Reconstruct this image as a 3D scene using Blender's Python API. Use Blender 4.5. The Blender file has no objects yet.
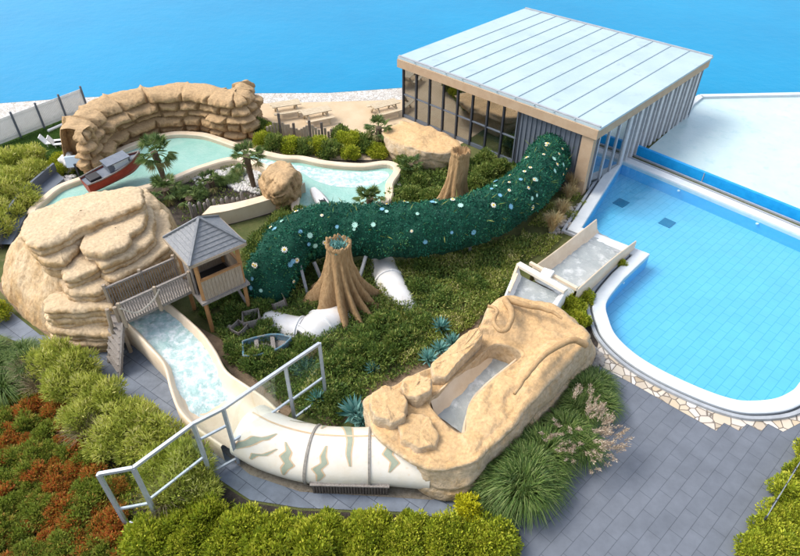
import bpy, math, random
import numpy as np
from mathutils import Vector, noise as mn
from mathutils.geometry import tessellate_polygon
random.seed(7); rng = np.random.default_rng(7)
R = math.radians
S = bpy.context.scene
COL = S.collection

# ------------------------------------------------------------------ camera
CH, PITCH, FPX = 18.0, R(40), 615.0
cam = bpy.data.objects.new('camera', bpy.data.cameras.new('camera'))
COL.objects.link(cam); S.camera = cam
cam.location = (0, 0, CH); cam.rotation_euler = (R(90)-PITCH, 0, 0)
cam.data.sensor_width = 36; cam.data.lens = 36*FPX/800
cam.data.clip_start = .5; cam.data.clip_end = 6000

# ------------------------------------------------------------------ sky, sun, exposure
SUN_EL, SUN_AZ = R(52), R(-78)          # azimuth measured from +Y towards +X: light comes from the left
W = bpy.data.worlds.new('World'); S.world = W; W.use_nodes = True
nt = W.node_tree; bg = nt.nodes['Background']
sky = nt.nodes.new('ShaderNodeTexSky'); sky.sky_type = 'NISHITA'; sky.sun_disc = False
sky.sun_elevation = SUN_EL; sky.sun_rotation = SUN_AZ; sky.air_density = 1.0; sky.dust_density = 2.5
hs = nt.nodes.new('ShaderNodeHueSaturation'); hs.inputs['Saturation'].default_value = .6          # thin high cloud
nt.links.new(sky.outputs[0], hs.inputs['Color']); nt.links.new(hs.outputs[0], bg.inputs[0]); bg.inputs[1].default_value = .15
sun = bpy.data.objects.new('sun', bpy.data.lights.new('sun', 'SUN')); COL.objects.link(sun)
sun.data.energy = 1.25; sun.data.angle = R(30); sun.data.color = (1, .945, .86)
sd = Vector((math.sin(SUN_AZ)*math.cos(SUN_EL), math.cos(SUN_AZ)*math.cos(SUN_EL), math.sin(SUN_EL)))
sun.rotation_euler = sd.to_track_quat('Z', 'Y').to_euler()
S.view_settings.view_transform = 'Standard'; S.view_settings.look = 'None'
S.view_settings.gamma = 1; S.view_settings.use_curve_mapping = False
S.view_settings.exposure = 1.1

# ------------------------------------------------------------------ survey helpers
def at(px, py, z=0.0):
    """Point of the site at height z that the photograph shows at pixel (px, py)."""
    x, v = (px-400)/FPX, -(py-278)/FPX
    d = (x, math.cos(PITCH)+v*math.sin(PITCH), -math.sin(PITCH)+v*math.cos(PITCH))
    t = (z-CH)/d[2]
    return Vector((d[0]*t, d[1]*t, z))
def zat(base, py):
    """Height above ground point `base` that the photograph shows at row py."""
    a = PITCH+math.atan((py-278)/FPX)
    return CH-base[1]*math.tan(a)
def ats(pts, z=0.0): return [at(p[0], p[1], p[2] if len(p) > 2 else z) for p in pts]
def smooth(pts, n, closed=False):
    P = np.array([tuple(p) for p in pts], float)
    m = len(P); out = []
    segs = m if closed else m-1
    dense = []
    for i in range(segs):
        p0 = P[(i-1) % m] if closed or i > 0 else 2*P[0]-P[1]
        p1 = P[i]; p2 = P[(i+1) % m]
        p3 = P[(i+2) % m] if closed or i+2 < m else 2*P[-1]-P[-2]
        for t in np.linspace(0, 1, 16, endpoint=False):
            dense.append(.5*((2*p1)+(-p0+p2)*t+(2*p0-5*p1+4*p2-p3)*t*t+(-p0+3*p1-3*p2+p3)*t**3))
    dense.append(P[0] if closed else P[-1])
    D = np.array(dense); L = np.r_[0, np.cumsum(np.linalg.norm(np.diff(D, axis=0), axis=1))]
    s = np.linspace(0, L[-1], n, endpoint=not closed)
    return [Vector([np.interp(q, L, D[:, k]) for k in range(3)]) for q in s]
def fbm(p, o=4): return mn.fractal(p, 1.0, 2.0, o)

# ------------------------------------------------------------------ materials
def mat(name, c, rough=.7, c2=None, scale=3, bump=0, bscale=12, metal=0, c3=None, detail=6, lo=.35, hi=.65, spec=.3, stretch=None, contrast3=.6):
    m = bpy.data.materials.new(name); m.use_nodes = True
    t = m.node_tree; b = t.nodes['Principled BSDF']
    b.inputs['Roughness'].default_value = rough; b.inputs['Metallic'].default_value = metal
    b.inputs['Specular IOR Level'].default_value = spec
    b.inputs['Base Color'].default_value = (*c, 1)
    tc = t.nodes.new('ShaderNodeTexCoord'); vec = tc.outputs['Object']
    if stretch:
        mp = t.nodes.new('ShaderNodeMapping'); mp.inputs['Scale'].default_value = stretch
        t.links.new(vec, mp.inputs[0]); vec = mp.outputs[0]
    def nz(sc, d=detail):
        n = t.nodes.new('ShaderNodeTexNoise'); n.inputs['Scale'].default_value = sc; n.inputs['Detail'].default_value = d
        n.inputs['Roughness'].default_value = .65
        t.links.new(vec, n.inputs['Vector']); return n
    out = None
    if c2:
        r = t.nodes.new('ShaderNodeValToRGB'); t.links.new(nz(scale).outputs[0], r.inputs[0])
        r.color_ramp.elements[0].position = lo; r.color_ramp.elements[1].position = hi
        r.color_ramp.elements[0].color = (*c, 1); r.color_ramp.elements[1].color = (*c2, 1); out = r.outputs[0]
        if c3:
            r3 = t.nodes.new('ShaderNodeValToRGB'); t.links.new(nz(scale*2.7, 8).outputs[0], r3.inputs[0])
            r3.color_ramp.elements[0].position = contrast3-.05; r3.color_ramp.elements[1].position = contrast3+.12
            mx = t.nodes.new('ShaderNodeMixRGB'); t.links.new(r3.outputs[0], mx.inputs[0])
            t.links.new(out, mx.inputs[1]); mx.inputs[2].default_value = (*c3, 1); out = mx.outputs[0]
        t.links.new(out, b.inputs['Base Color'])
    if bump:
        bn = t.nodes.new('ShaderNodeBump'); bn.inputs['Strength'].default_value = bump; bn.inputs['Distance'].default_value = .08
        t.links.new(nz(bscale, 8).outputs[0], bn.inputs['Height']); t.links.new(bn.outputs[0], b.inputs['Normal'])
    m['vec'] = 0
    return m
def rockmat(name, side, top, stain, side2=None):
    m = mat(name, side, .85, side2 or top, 1.1, 1.0, 3.2, c3=stain, lo=.3, hi=.7, contrast3=.55)
    t = m.node_tree; b = t.nodes['Principled BSDF']
    col = b.inputs['Base Color'].links[0].from_socket
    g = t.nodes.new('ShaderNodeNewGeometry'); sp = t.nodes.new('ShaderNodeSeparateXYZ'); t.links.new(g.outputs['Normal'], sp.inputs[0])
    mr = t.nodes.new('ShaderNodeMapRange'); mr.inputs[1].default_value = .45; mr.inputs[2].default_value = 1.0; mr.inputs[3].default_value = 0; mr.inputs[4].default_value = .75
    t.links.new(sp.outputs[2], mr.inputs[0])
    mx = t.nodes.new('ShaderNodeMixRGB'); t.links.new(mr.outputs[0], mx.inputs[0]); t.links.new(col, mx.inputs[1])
    mx.inputs[2].default_value = (*top, 1)          # upward faces of the painted concrete turn towards the top colour
    n = t.nodes.new('ShaderNodeTexNoise'); n.inputs['Scale'].default_value = 9; n.inputs['Detail'].default_value = 9
    tc = [k for k in t.nodes if k.type == 'TEX_COORD'][0]; t.links.new(tc.outputs['Object'], n.inputs['Vector'])
    rr = t.nodes.new('ShaderNodeMapRange'); rr.inputs[1].default_value = .3; rr.inputs[2].default_value = .7; rr.inputs[3].default_value = .82; rr.inputs[4].default_value = 1.16; t.links.new(n.outputs[0], rr.inputs[0])
    mu = t.nodes.new('ShaderNodeMixRGB'); mu.blend_type = 'MULTIPLY'; mu.inputs[0].default_value = 1
    t.links.new(mx.outputs[0], mu.inputs[1]); t.links.new(rr.outputs[0], mu.inputs[2]); t.links.new(mu.outputs[0], b.inputs['Base Color'])
    b2 = t.nodes.new('ShaderNodeBump'); b2.inputs['Strength'].default_value = .5; b2.inputs['Distance'].default_value = .03
    n2 = t.nodes.new('ShaderNodeTexNoise'); n2.inputs['Scale'].default_value = 22; n2.inputs['Detail'].default_value = 6
    t.links.new(tc.outputs['Object'], n2.inputs['Vector']); t.links.new(n2.outputs[0], b2.inputs['Height'])
    old = b.inputs['Normal'].links[0].from_socket
    t.links.new(old, b2.inputs['Normal']); t.links.new(b2.outputs[0], b.inputs['Normal'])
    return m
def leafmat(name, cols, transl=.25):
    cols = [tuple(min(.6, q*1.55) for q in c) for c in cols]
    m = bpy.data.materials.new(name); m.use_nodes = True; t = m.node_tree; b = t.nodes['Principled BSDF']
    a = t.nodes.new('ShaderNodeAttribute'); a.attribute_name = 'tint'
    r = t.nodes.new('ShaderNodeValToRGB'); t.links.new(a.outputs['Fac'], r.inputs[0])
    el = r.color_ramp.elements
    el[0].color = (*cols[0], 1); el[1].color = (*cols[-1], 1)
    for i, c in enumerate(cols[1:-1]):
        e = el.new((i+1)/(len(cols)-1)); e.color = (*c, 1)
    t.links.new(r.outputs[0], b.inputs['Base Color']); b.inputs['Roughness'].default_value = .55; b.inputs['Specular IOR Level'].default_value = .25
    tr = t.nodes.new('ShaderNodeBsdfTranslucent'); t.links.new(r.outputs[0], tr.inputs[0])
    mx = t.nodes.new('ShaderNodeMixShader'); mx.inputs[0].default_value = transl
    t.links.new(b.outputs[0], mx.inputs[1]); t.links.new(tr.outputs[0], mx.inputs[2]); t.links.new(mx.outputs[0], t.nodes['Material Output'].inputs[0])
    return m
def clearmat(name, tint, rough=.03, ripple=0, rscale=4, gloss=(.03, .5)):
    m = bpy.data.materials.new(name); m.use_nodes = True; t = m.node_tree; t.nodes.remove(t.nodes['Principled BSDF'])
    tr = t.nodes.new('ShaderNodeBsdfTransparent'); tr.inputs[0].default_value = (*tint, 1)
    gl = t.nodes.new('ShaderNodeBsdfGlossy'); gl.inputs['Roughness'].default_value = rough
    fr = t.nodes.new('ShaderNodeLayerWeight'); pw = t.nodes.new('ShaderNodeMath'); pw.operation = 'POWER'; pw.inputs[1].default_value = 3
    ma = t.nodes.new('ShaderNodeMath'); ma.operation = 'MULTIPLY_ADD'; ma.inputs[1].default_value = gloss[1]; ma.inputs[2].default_value = gloss[0]
    t.links.new(fr.outputs['Facing'], pw.inputs[0]); t.links.new(pw.outputs[0], ma.inputs[0])
    mx = t.nodes.new('ShaderNodeMixShader'); t.links.new(ma.outputs[0], mx.inputs[0]); t.links.new(tr.outputs[0], mx.inputs[1]); t.links.new(gl.outputs[0], mx.inputs[2])
    t.links.new(mx.outputs[0], t.nodes['Material Output'].inputs[0])
    if ripple:
        tc = t.nodes.new('ShaderNodeTexCoord'); n = t.nodes.new('ShaderNodeTexNoise'); n.inputs['Scale'].default_value = rscale; n.inputs['Detail'].default_value = 3
        bn = t.nodes.new('ShaderNodeBump'); bn.inputs['Strength'].default_value = ripple; bn.inputs['Distance'].default_value = .05
        t.links.new(tc.outputs['Object'], n.inputs['Vector']); t.links.new(n.outputs[0], bn.inputs['Height'])
        t.links.new(bn.outputs[0], gl.inputs['Normal']); t.links.new(bn.outputs[0], fr.inputs['Normal'])
    return m
def gridmat(name, c1, c2, line, ang, w, h, gap=.012, offset=.5, bump=.15, rough=.7, noise_amt=.35, sq=1.0):
    m = bpy.data.materials.new(name); m.use_nodes = True; t = m.node_tree; b = t.nodes['Principled BSDF']
    g = t.nodes.new('ShaderNodeNewGeometry'); mp = t.nodes.new('ShaderNodeMapping'); mp.inputs['Rotation'].default_value = (0, 0, -ang)
    mp.vector_type = 'POINT'; t.links.new(g.outputs['Position'], mp.inputs[0])
    br = t.nodes.new('ShaderNodeTexBrick'); t.links.new(mp.outputs[0], br.inputs[0])
    br.inputs['Scale'].default_value = 1; br.inputs['Brick Width'].default_value = w; br.inputs['Row Height'].default_value = h
    br.inputs['Mortar Size'].default_value = gap; br.inputs['Mortar Smooth'].default_value = .2; br.offset = offset
    br.inputs['Color1'].default_value = (*c1, 1); br.inputs['Color2'].default_value = (*c2, 1); br.inputs['Mortar'].default_value = (*line, 1)
    n = t.nodes.new('ShaderNodeTexNoise'); n.inputs['Scale'].default_value = .9; n.inputs['Detail'].default_value = 8; n.inputs['Roughness'].default_value = .7
    t.links.new(g.outputs['Position'], n.inputs['Vector'])
    rr = t.nodes.new('ShaderNodeMapRange'); rr.inputs[1].default_value = .25; rr.inputs[2].default_value = .75
    rr.inputs[3].default_value = 1-noise_amt; rr.inputs[4].default_value = 1+noise_amt; t.links.new(n.outputs[0], rr.inputs[0])
    mu = t.nodes.new('ShaderNodeMixRGB'); mu.blend_type = 'MULTIPLY'; mu.inputs[0].default_value = 1
    t.links.new(br.outputs[0], mu.inputs[1]); t.links.new(rr.outputs[0], mu.inputs[2]); t.links.new(mu.outputs[0], b.inputs['Base Color'])
    b.inputs['Roughness'].default_value = rough; b.inputs['Specular IOR Level'].default_value = .3
    bn = t.nodes.new('ShaderNodeBump'); bn.inputs['Strength'].default_value = bump; bn.inputs['Distance'].default_value = .02; bn.invert = True
    t.links.new(br.outputs['Fac'], bn.inputs['Height']); t.links.new(bn.outputs[0], b.inputs['Normal'])
    return m
def stonemat(name, cols, mortar, scale):
    m = bpy.data.materials.new(name); m.use_nodes = True; t = m.node_tree; b = t.nodes['Principled BSDF']
    tc = t.nodes.new('ShaderNodeNewGeometry')
    v = t.nodes.new('ShaderNodeTexVoronoi'); v.inputs['Scale'].default_value = scale; t.links.new(tc.outputs['Position'], v.inputs['Vector'])
    e = t.nodes.new('ShaderNodeTexVoronoi'); e.feature = 'DISTANCE_TO_EDGE'; e.inputs['Scale'].default_value = scale; t.links.new(tc.outputs['Position'], e.inputs['Vector'])
    r = t.nodes.new('ShaderNodeValToRGB'); sp = t.nodes.new('ShaderNodeSeparateColor'); t.links.new(v.outputs['Color'], sp.inputs[0]); t.links.new(sp.outputs[0], r.inputs[0])
    el = r.color_ramp.elements; el[0].color = (*cols[0], 1); el[1].color = (*cols[-1], 1)
    for i, c in enumerate(cols[1:-1]):
        q = el.new((i+1)/(len(cols)-1)); q.color = (*c, 1)
    th = t.nodes.new('ShaderNodeMapRange'); th.inputs[1].default_value = .02; th.inputs[2].default_value = .06; t.links.new(e.outputs['Distance'], th.inputs[0])
    mx = t.nodes.new('ShaderNodeMixRGB'); mx.inputs[1].default_value = (*mortar, 1); t.links.new(th.outputs[0], mx.inputs[0]); t.links.new(r.outputs[0], mx.inputs[2])
    t.links.new(mx.outputs[0], b.inputs['Base Color']); b.inputs['Roughness'].default_value = .8
    bn = t.nodes.new('ShaderNodeBump'); bn.inputs['Strength'].default_value = .6; bn.inputs['Distance'].default_value = .03
    t.links.new(th.outputs[0], bn.inputs['Height']); t.links.new(bn.outputs[0], b.inputs['Normal'])
    return m

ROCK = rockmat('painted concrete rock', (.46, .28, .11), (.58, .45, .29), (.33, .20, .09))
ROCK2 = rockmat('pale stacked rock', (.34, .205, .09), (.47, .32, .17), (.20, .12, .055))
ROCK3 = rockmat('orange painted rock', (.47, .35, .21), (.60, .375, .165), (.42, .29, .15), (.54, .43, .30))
ROOT = mat('rock coloured root', (.36, .22, .10), .85, (.46, .31, .16), 5, .5, 20)
BARK = mat('moulded bark', (.46, .30, .15), .9, (.32, .19, .085), 4, .9, 9, stretch=(3, 3, .6))
PALMBARK = mat('palm fibre', (.10, .07, .045), .95, (.20, .15, .10), 14, .8, 30)
SOIL = mat('dark mulch soil', (.028, .022, .018), .95, (.075, .06, .048), 4, .8, 25)
DIRT = mat('sandy soil', (.26, .19, .12), .95, (.16, .11, .07), 2, .6, 14)
GRASSB = mat('bank turf', (.07, .09, .025), .95, (.13, .135, .045), 1.1, .8, 18, c3=(.16, .135, .07))
LAWN = mat('lawn turf', (.045, .10, .018), .95, (.07, .125, .03), .8, .8, 40)
SAND = mat('beach sand', (.50, .38, .24), .95, (.58, .45, .30), .8, .4, 20)
PEBBLE = stonemat('pale pebbles', [(.5, .46, .4), (.62, .6, .56), (.42, .38, .33)], (.25, .22, .18), 5)
CRAZY = stonemat('crazy paving', [(.50, .40, .27), (.62, .58, .52), (.40, .32, .22), (.66, .62, .57), (.5, .42, .3)], (.17, .14, .11), 2.7)
PAVER = gridmat('slate blue pavers', (.125, .14, .165), (.135, .15, .175), (.07, .08, .095), R(43), 1.0, .44, .009, .5, .3, .65, .22)
DECKB = gridmat('grey decking boards', (.13, .155, .195), (.165, .19, .23), (.05, .06, .08), R(-35), .95, .62, .011, .5, .3, .6, .4)
CREAM = mat('cream fibreglass', (.62, .49, .34), .35, (.70, .58, .43), 1.4, .1, 10, c3=(.6, .42, .27), contrast3=.66)
GEL = mat('weathered ivory fibreglass', (.68, .61, .49), .35, (.72, .67, .58), 1.6, .08, 8, c3=(.66, .50, .33), contrast3=.65)
WHITEF = mat('white fibreglass', (.80, .79, .77), .35, (.72, .69, .64), 2, .1, 8)
WHITE = mat('white painted', (.80, .80, .78), .5, (.72, .72, .70), 3)
SAGE = mat('sage green paint', (.27, .30, .22), .5, (.33, .36, .27), 4)
RUST = mat('brown weather stain', (.55, .38, .22), .6, (.62, .46, .30), 5)
SEAM = mat('dark flange seam', (.20, .18, .15), .6, (.32, .29, .25), 12)
COPING = mat('white coping', (.62, .65, .66), .5, (.54, .58, .60), 2, .1, 20)
GUTTER = mat('dark gutter', (.05, .06, .07), .7, (.09, .10, .11), 8)
KERBG = mat('grey kerb', (.38, .40, .42), .8, (.30, .32, .34), 3)
POOLT = gridmat('light blue pool tiles', (.15, .47, .66), (.163, .485, .675), (.07, .35, .54), R(43), .74, .37, .013, .5, .0, .4, .06)
POOLW = mat('pool side tiles', (.05, .40, .70), .4, (.06, .44, .74), 5)
BLUEW = mat('bright blue panel', (.005, .26, .62), .4, (.01, .32, .70), 3)
DRAIN = mat('dark blue drain grille', (.0, .14, .27), .5, (.0, .19, .33), 20)
WOODG = mat('weathered grey timber', (.34, .31, .28), .85, (.22, .19, .165), 3, .5, 20, stretch=(6, 6, 1))
WOODP = mat('pale timber planks', (.46, .38, .29), .85, (.33, .25, .17), 3, .5, 20, stretch=(9, 9, 1))
WOODO = mat('orange stained timber', (.44, .23, .09), .7, (.36, .18, .07), 5, .3, 20)
WOODD = mat('dark slatted timber', (.12, .095, .08), .85, (.17, .14, .12), 6, .3, 30)
SHINGLE = mat('slate shingles', (.16, .17, .185), .5, (.24, .245, .25), 9, .5, 30, spec=.6)
SHADE = mat('dark interior', (.025, .022, .02), .9)
STEEL = mat('galvanised steel', (.50, .53, .57), .4, (.42, .45, .49), 5, metal=.35)
STEELD = mat('grey steel strut', (.30, .32, .34), .5, (.24, .26, .28), 5, metal=.3)
GREYC = mat('grey blue metal cladding', (.115, .135, .165), .5, (.13, .15, .18), 3)
TANF = mat('tan fascia', (.40, .28, .18), .7, (.45, .33, .22), 2)
ROOFS = mat('roof seam', (.30, .39, .43), .6)
ROOFM = mat('pale blue roof membrane', (.40, .50, .54), .6, (.34, .44, .485), .35, .15, 6, c3=(.30, .38, .41), contrast3=.62)
FIN = mat('pale facade fin', (.55, .55, .55), .5, (.46, .46, .47), 4)
DARKM = mat('charcoal mullion', (.04, .045, .055), .5)
INFLOOR = mat('hall floor', (.30, .27, .23), .4, (.2, .18, .15), 1)
NET = mat('green camouflage net', (.004, .055, .034), .9, (.012, .085, .05), 6, 1.0, 22)
NETL = leafmat('net scraps', [(.003, .035, .022), (.006, .075, .045), (.015, .11, .06), (.05, .13, .04)], .1)
PETW = mat('white petals', (.80, .80, .72), .6); PETB = mat('blue petals', (.16, .38, .52), .6); PETY = mat('yellow flower centre', (.75, .50, .06), .6); PETT = mat('pale green petals', (.35, .6, .5), .6)
REDH = mat('red hull paint', (.36, .055, .03), .5, (.28, .04, .022), 3, c3=(.42, .16, .1), contrast3=.68)
CABIN = mat('slate cabin paint', (.11, .13, .165), .5, (.15, .17, .20), 4)
DGLASS = mat('pale boat window', (.55, .62, .66), .1, spec=.6)
TEALB = mat('blue dinghy paint', (.06, .18, .26), .7, (.12, .22, .27), 4, c3=(.26, .26, .23), contrast3=.5)
PIPE = mat('black pipe', (.02, .02, .022), .5)
LAKE = mat('lake water', (.0, .20, .38), .35, (.0, .235, .43), .05, .6, .9, spec=.12)
PALEW = mat('pale shallow water', (.46, .60, .61), .12, (.52, .64, .64), .5, .35, 2.2, c3=(.38, .55, .57), contrast3=.6)
GLASS = clearmat('clear glass', (.93, .97, .97), .02, gloss=(.07, .5))
GLASSB = clearmat('tinted hall glass', (.62, .70, .72), .02, gloss=(.38, .4))
POOLWAT = clearmat('pool water', (.80, .96, 1.0), .05, .7, 1.7, (.04, .6))
def foammat(name, base, base2, foam, lo, hi, sc=2.2):
    return mat(name, base, .12, base2, sc*.5, .6, 7, c3=foam, contrast3=lo, spec=.4, detail=9)
RIVER = foammat('turquoise water', (.24, .47, .40), (.32, .52, .45), (.62, .70, .67), .72, .8)
RAPID = foammat('foaming turquoise water', (.30, .48, .45), (.46, .58, .57), (.68, .73, .73), .5, .6, 3)
SLIDEW = foammat('thin slide water', (.30, .335, .335), (.38, .405, .40), (.56, .58, .58), .55, .6, 1.6)

L_HEDGE = leafmat('yellow green hedge leaves', [(.08, .11, .01), (.18, .22, .015), (.29, .31, .025), (.38, .36, .05)])
L_GOLD = leafmat('golden leaves', [(.20, .20, .01), (.36, .34, .012), (.5, .46, .03)])
L_BAMB = leafmat('bamboo leaves', [(.12, .15, .025), (.23, .26, .04), (.35, .36, .07), (.38, .35, .14)])
L_BUSH = leafmat('mid green leaves', [(.03, .06, .014), (.075, .12, .022), (.14, .175, .04), (.21, .22, .06)])
L_IVY = leafmat('dark ground cover leaves', [(.04, .07, .018), (.075, .125, .025), (.125, .17, .035), (.21, .21, .06)])
L_MEAD = leafmat('olive meadow leaves', [(.08, .115, .022), (.14, .18, .03), (.21, .23, .05), (.32, .28, .13)])
L_RED = leafmat('green and russet leaves', [(.07, .10, .016), (.14, .18, .022), (.22, .24, .04), (.22, .12, .03)])
L_RUS = leafmat('russet leaves', [(.16, .15, .02), (.28, .075, .02), (.40, .13, .03), (.18, .18, .025), (.32, .10, .03)])
L_PALM = leafmat('palm fronds', [(.03, .065, .018), (.07, .11, .03), (.12, .16, .05), (.20, .17, .07)])
L_GRASS = leafmat('lush grass blades', [(.025, .05, .012), (.05, .09, .018), (.09, .14, .03), (.15, .18, .06)])
L_LAWN = leafmat('lawn blades', [(.04, .085, .012), (.06, .12, .02), (.09, .15, .03)])
L_STRAW = leafmat('straw plumes', [(.24, .16, .07), (.36, .26, .13), (.46, .36, .2)])
L_PLUME = leafmat('white plumes', [(.16, .11, .075), (.30, .235, .17), (.38, .33, .26)])
L_BLUE = leafmat('blue green agave', [(.04, .12, .11), (.09, .22, .20), (.17, .30, .27)])
L_DRY = leafmat('dry twigs', [(.10, .075, .045), (.20, .155, .09), (.28, .23, .15)])

# ------------------------------------------------------------------ mesh helpers
ORG = {}
class MB:
    def __init__(s): s.v = []; s.f = []; s.mi = []
    def add(s, vs, fs):
        o = len(s.v); s.v += [tuple(v) for v in vs]; s.f += [tuple(i+o for i in f) for f in fs]
    def box(s, c, ex, ey, h):
        """c: base centre; ex, ey: half-edge vectors; h: height vector or number."""
        c = Vector(c); ex = Vector(ex).to_3d(); ey = Vector(ey).to_3d(); hv = Vector(h) if hasattr(h, '__len__') else Vector((0, 0, h))
        b = [c-ex-ey, c+ex-ey, c+ex+ey, c-ex+ey]
        s.add(b+[p+hv for p in b], [(3, 2, 1, 0), (4, 5, 6, 7), (0, 1, 5, 4), (1, 2, 6, 5), (2, 3, 7, 6), (3, 0, 4, 7)])
    def bar(s, a, b, w, h=None):
        a = Vector(a); b = Vector(b); d = (b-a).normalized(); h = h or w
        sx = d.cross(Vector((0, 0, 1)))
        sx = sx.normalized() if sx.length > 1e-3 else Vector((1, 0, 0))
        sy = d.cross(sx).normalized()
        s.box(a, sx*w/2, sy*h/2, b-a)
    def tube(s, P, r, n=10, cap=True, arc=None):
        P = [Vector(p) for p in P]; m = len(P); rows = []
        a0, a1 = arc or (0, 2*math.pi)
        cnt = n+1 if arc else n
        for i, p in enumerate(P):
            d = (P[min(i+1, m-1)]-P[max(i-1, 0)]).normalized()
            sx = d.cross(Vector((0, 0, 1))); sx = sx.normalized() if sx.length > 1e-3 else Vector((1, 0, 0))
            sy = sx.cross(d).normalized(); rr = r(i/(m-1)) if callable(r) else r
            rows.append([p+sx*rr*math.cos(a)+sy*rr*math.sin(a) for a in (a0+(a1-a0)*k/n for k in range(cnt))])
        s.grid(rows, closed=not arc)
        if cap and not arc:
            s.add(rows[0], [tuple(range(cnt))]); s.add(rows[-1], [tuple(range(cnt))[::-1]])
    def grid(s, rows, closed=False):
        n = len(rows[0]); fs = []
        for i in range(len(rows)-1):
            for k in range(n if closed else n-1):
                a = i*n+k; b = i*n+(k+1) % n
                fs.append((a, b, b+n, a+n))
        s.add([p for r in rows for p in r], fs)
    def prism(s, poly, z0, z1):
        n = len(poly); P = [Vector((p[0], p[1], z0)) for p in poly]; Q = [Vector((p[0], p[1], z1)) for p in poly]
        tri = tessellate_polygon([[Vector((p[0], p[1], 0)) for p in poly]])
        ar = sum(poly[i][0]*poly[(i+1) % n][1]-poly[(i+1) % n][0]*poly[i][1] for i in range(n))
        s.add(P+Q, [tuple(n+i for i in t) for t in tri]+[tuple(t)[::-1] for t in tri]+[(i, (i+1) % n, n+(i+1) % n, n+i) for i in range(n)])
    def sheet(s, poly, z):
        tri = tessellate_polygon([[Vector((p[0], p[1], 0)) for p in poly]])
        s.add([(p[0], p[1], z) for p in poly], [tuple(t) for t in tri])
    def build(s, name, m, parent=None, smoothed=False, bevel=0, origin=None, fixn=True):
        me = bpy.data.meshes.new(name)
        V = np.array(s.v, float)
        if parent is not None: o0 = ORG[parent.name]
        elif origin is not None: o0 = Vector(origin)
        else: o0 = Vector((V[:, 0].mean(), V[:, 1].mean(), V[:, 2].min()))
        V -= np.array(tuple(o0))
        me.from_pydata(V.tolist(), [], s.f); me.validate()
        if fixn:
            import bmesh
            b = bmesh.new(); b.from_mesh(me); bmesh.ops.recalc_face_normals(b, faces=b.faces[:]); b.to_mesh(me); b.free()
        me.materials.append(m)
        if smoothed: me.polygons.foreach_set('use_smooth', [True]*len(me.polygons))
        o = bpy.data.objects.new(name, me); COL.objects.link(o)
        if parent is not None: o.parent = parent
        else: o.location = o0
        ORG[o.name] = o0
        if bevel:
            bv = o.modifiers.new('bevel', 'BEVEL'); bv.width = bevel; bv.segments = 2; bv.limit_method = 'ANGLE'
        return o
def thing(name, loc, label, cat, group=None):
    o = bpy.data.objects.new(name, None); COL.objects.link(o); o.location = loc; o.empty_display_size = .2
    ORG[o.name] = Vector(loc); return tag(o, label, cat, group)
def tag(o, label=None, cat=None, group=None, kind=None):
    if label: o['label'] = label
    if cat: o['category'] = cat
    if group: o['group'] = group
    if kind: o['kind'] = kind
    return o
def structure(o): o['kind'] = 'structure'; return o
def leafmesh(name, P, D, L, Wd, m, curve=0, tint=None):
    """n diamond leaves as one mesh data block."""
    P = np.asarray(P, float); D = np.asarray(D, float); n = len(P)
    D = D/np.linalg.norm(D, axis=1, keepdims=True)
    s = np.cross(D, rng.normal(size=(n, 3))); s /= np.linalg.norm(s, axis=1, keepdims=True)+1e-9
    L = np.broadcast_to(L, n)[:, None]; Wd = np.broadcast_to(Wd, n)[:, None]
    tip = P+D*L; tip[:, 2] -= curve*L[:, 0]
    mid = P+D*L*.45
    V = np.stack([P, mid+s*Wd/2, tip, mid-s*Wd/2], 1).reshape(-1, 3)
    me = bpy.data.meshes.new(name); me.vertices.add(4*n); me.vertices.foreach_set('co', V.ravel())
    me.loops.add(4*n); me.loops.foreach_set('vertex_index', np.arange(4*n, dtype=np.int32))
    me.polygons.add(n); me.polygons.foreach_set('loop_start', np.arange(0, 4*n, 4, dtype=np.int32))
    me.polygons.foreach_set('loop_total', np.full(n, 4, dtype=np.int32))
    a = me.attributes.new('tint', 'FLOAT', 'FACE')
    a.data.foreach_set('value', (rng.random(n) if tint is None else np.clip(tint, 0, 1)).astype(np.float32))
    me.update(); me.validate(); me.materials.append(m); return me
def put(name, me, loc=(0, 0, 0), rz=0, sc=1, parent=None):
    o = bpy.data.objects.new(name, me); COL.objects.link(o); o.location = loc; o.rotation_euler = (0, 0, rz)
    o.scale = (sc,)*3 if not hasattr(sc, '__len__') else sc
    if parent is not None: o.parent = parent
    ORG[o.name] = Vector(loc); return o
def inpoly(P, poly):
    x, y = P[:, 0], P[:, 1]; ins = np.zeros(len(P), bool); n = len(poly); j = n-1
    for i in range(n):
        xi, yi, xj, yj = poly[i][0], poly[i][1], poly[j][0], poly[j][1]
        c = ((yi > y) != (yj > y)) & (x < (xj-xi)*(y-yi)/(yj-yi+1e-12)+xi); ins ^= c; j = i
    return ins
def spread(poly, n):
    A = np.array([(p[0], p[1]) for p in poly]); lo = A.min(0); hi = A.max(0); out = np.zeros((0, 2))
    while len(out) < n:
        q = lo+(hi-lo)*rng.random((n*2, 2)); out = np.vstack([out, q[inpoly(q, poly)]])
    return out[:n]
def updirs(n, up=1.0):
    d = rng.normal(size=(n, 3)); d[:, 2] = np.abs(d[:, 2])+up; return d
def cover(name, pxpoly, n, m, z=.0, size=.16, wid=.5, h=.25, up=.6, patch=.35, seed=0, thresh=None):
    """stuff: leaves over a bed, gathered in noisy clumps."""
    poly = ats(pxpoly); q = spread(poly, n)
    nz = np.array([mn.noise(Vector((a*patch*3, b*patch*3, seed))) for a, b in q])
    if thresh is not None:
        k = nz > thresh; q = q[k]; nz = nz[k]
    zz = z+h*(.15+np.clip(nz+.4, 0, 1))*rng.random(len(q))
    P = np.c_[q, zz]
    t = np.clip(.45+.45*nz+.25*rng.normal(size=len(q)), 0, 1)
    me = leafmesh(name, P, updirs(len(q), up), size*(.6+.8*rng.random(len(q))), size*wid, m, tint=t)
    return tag(put(name, me), kind='stuff')

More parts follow.
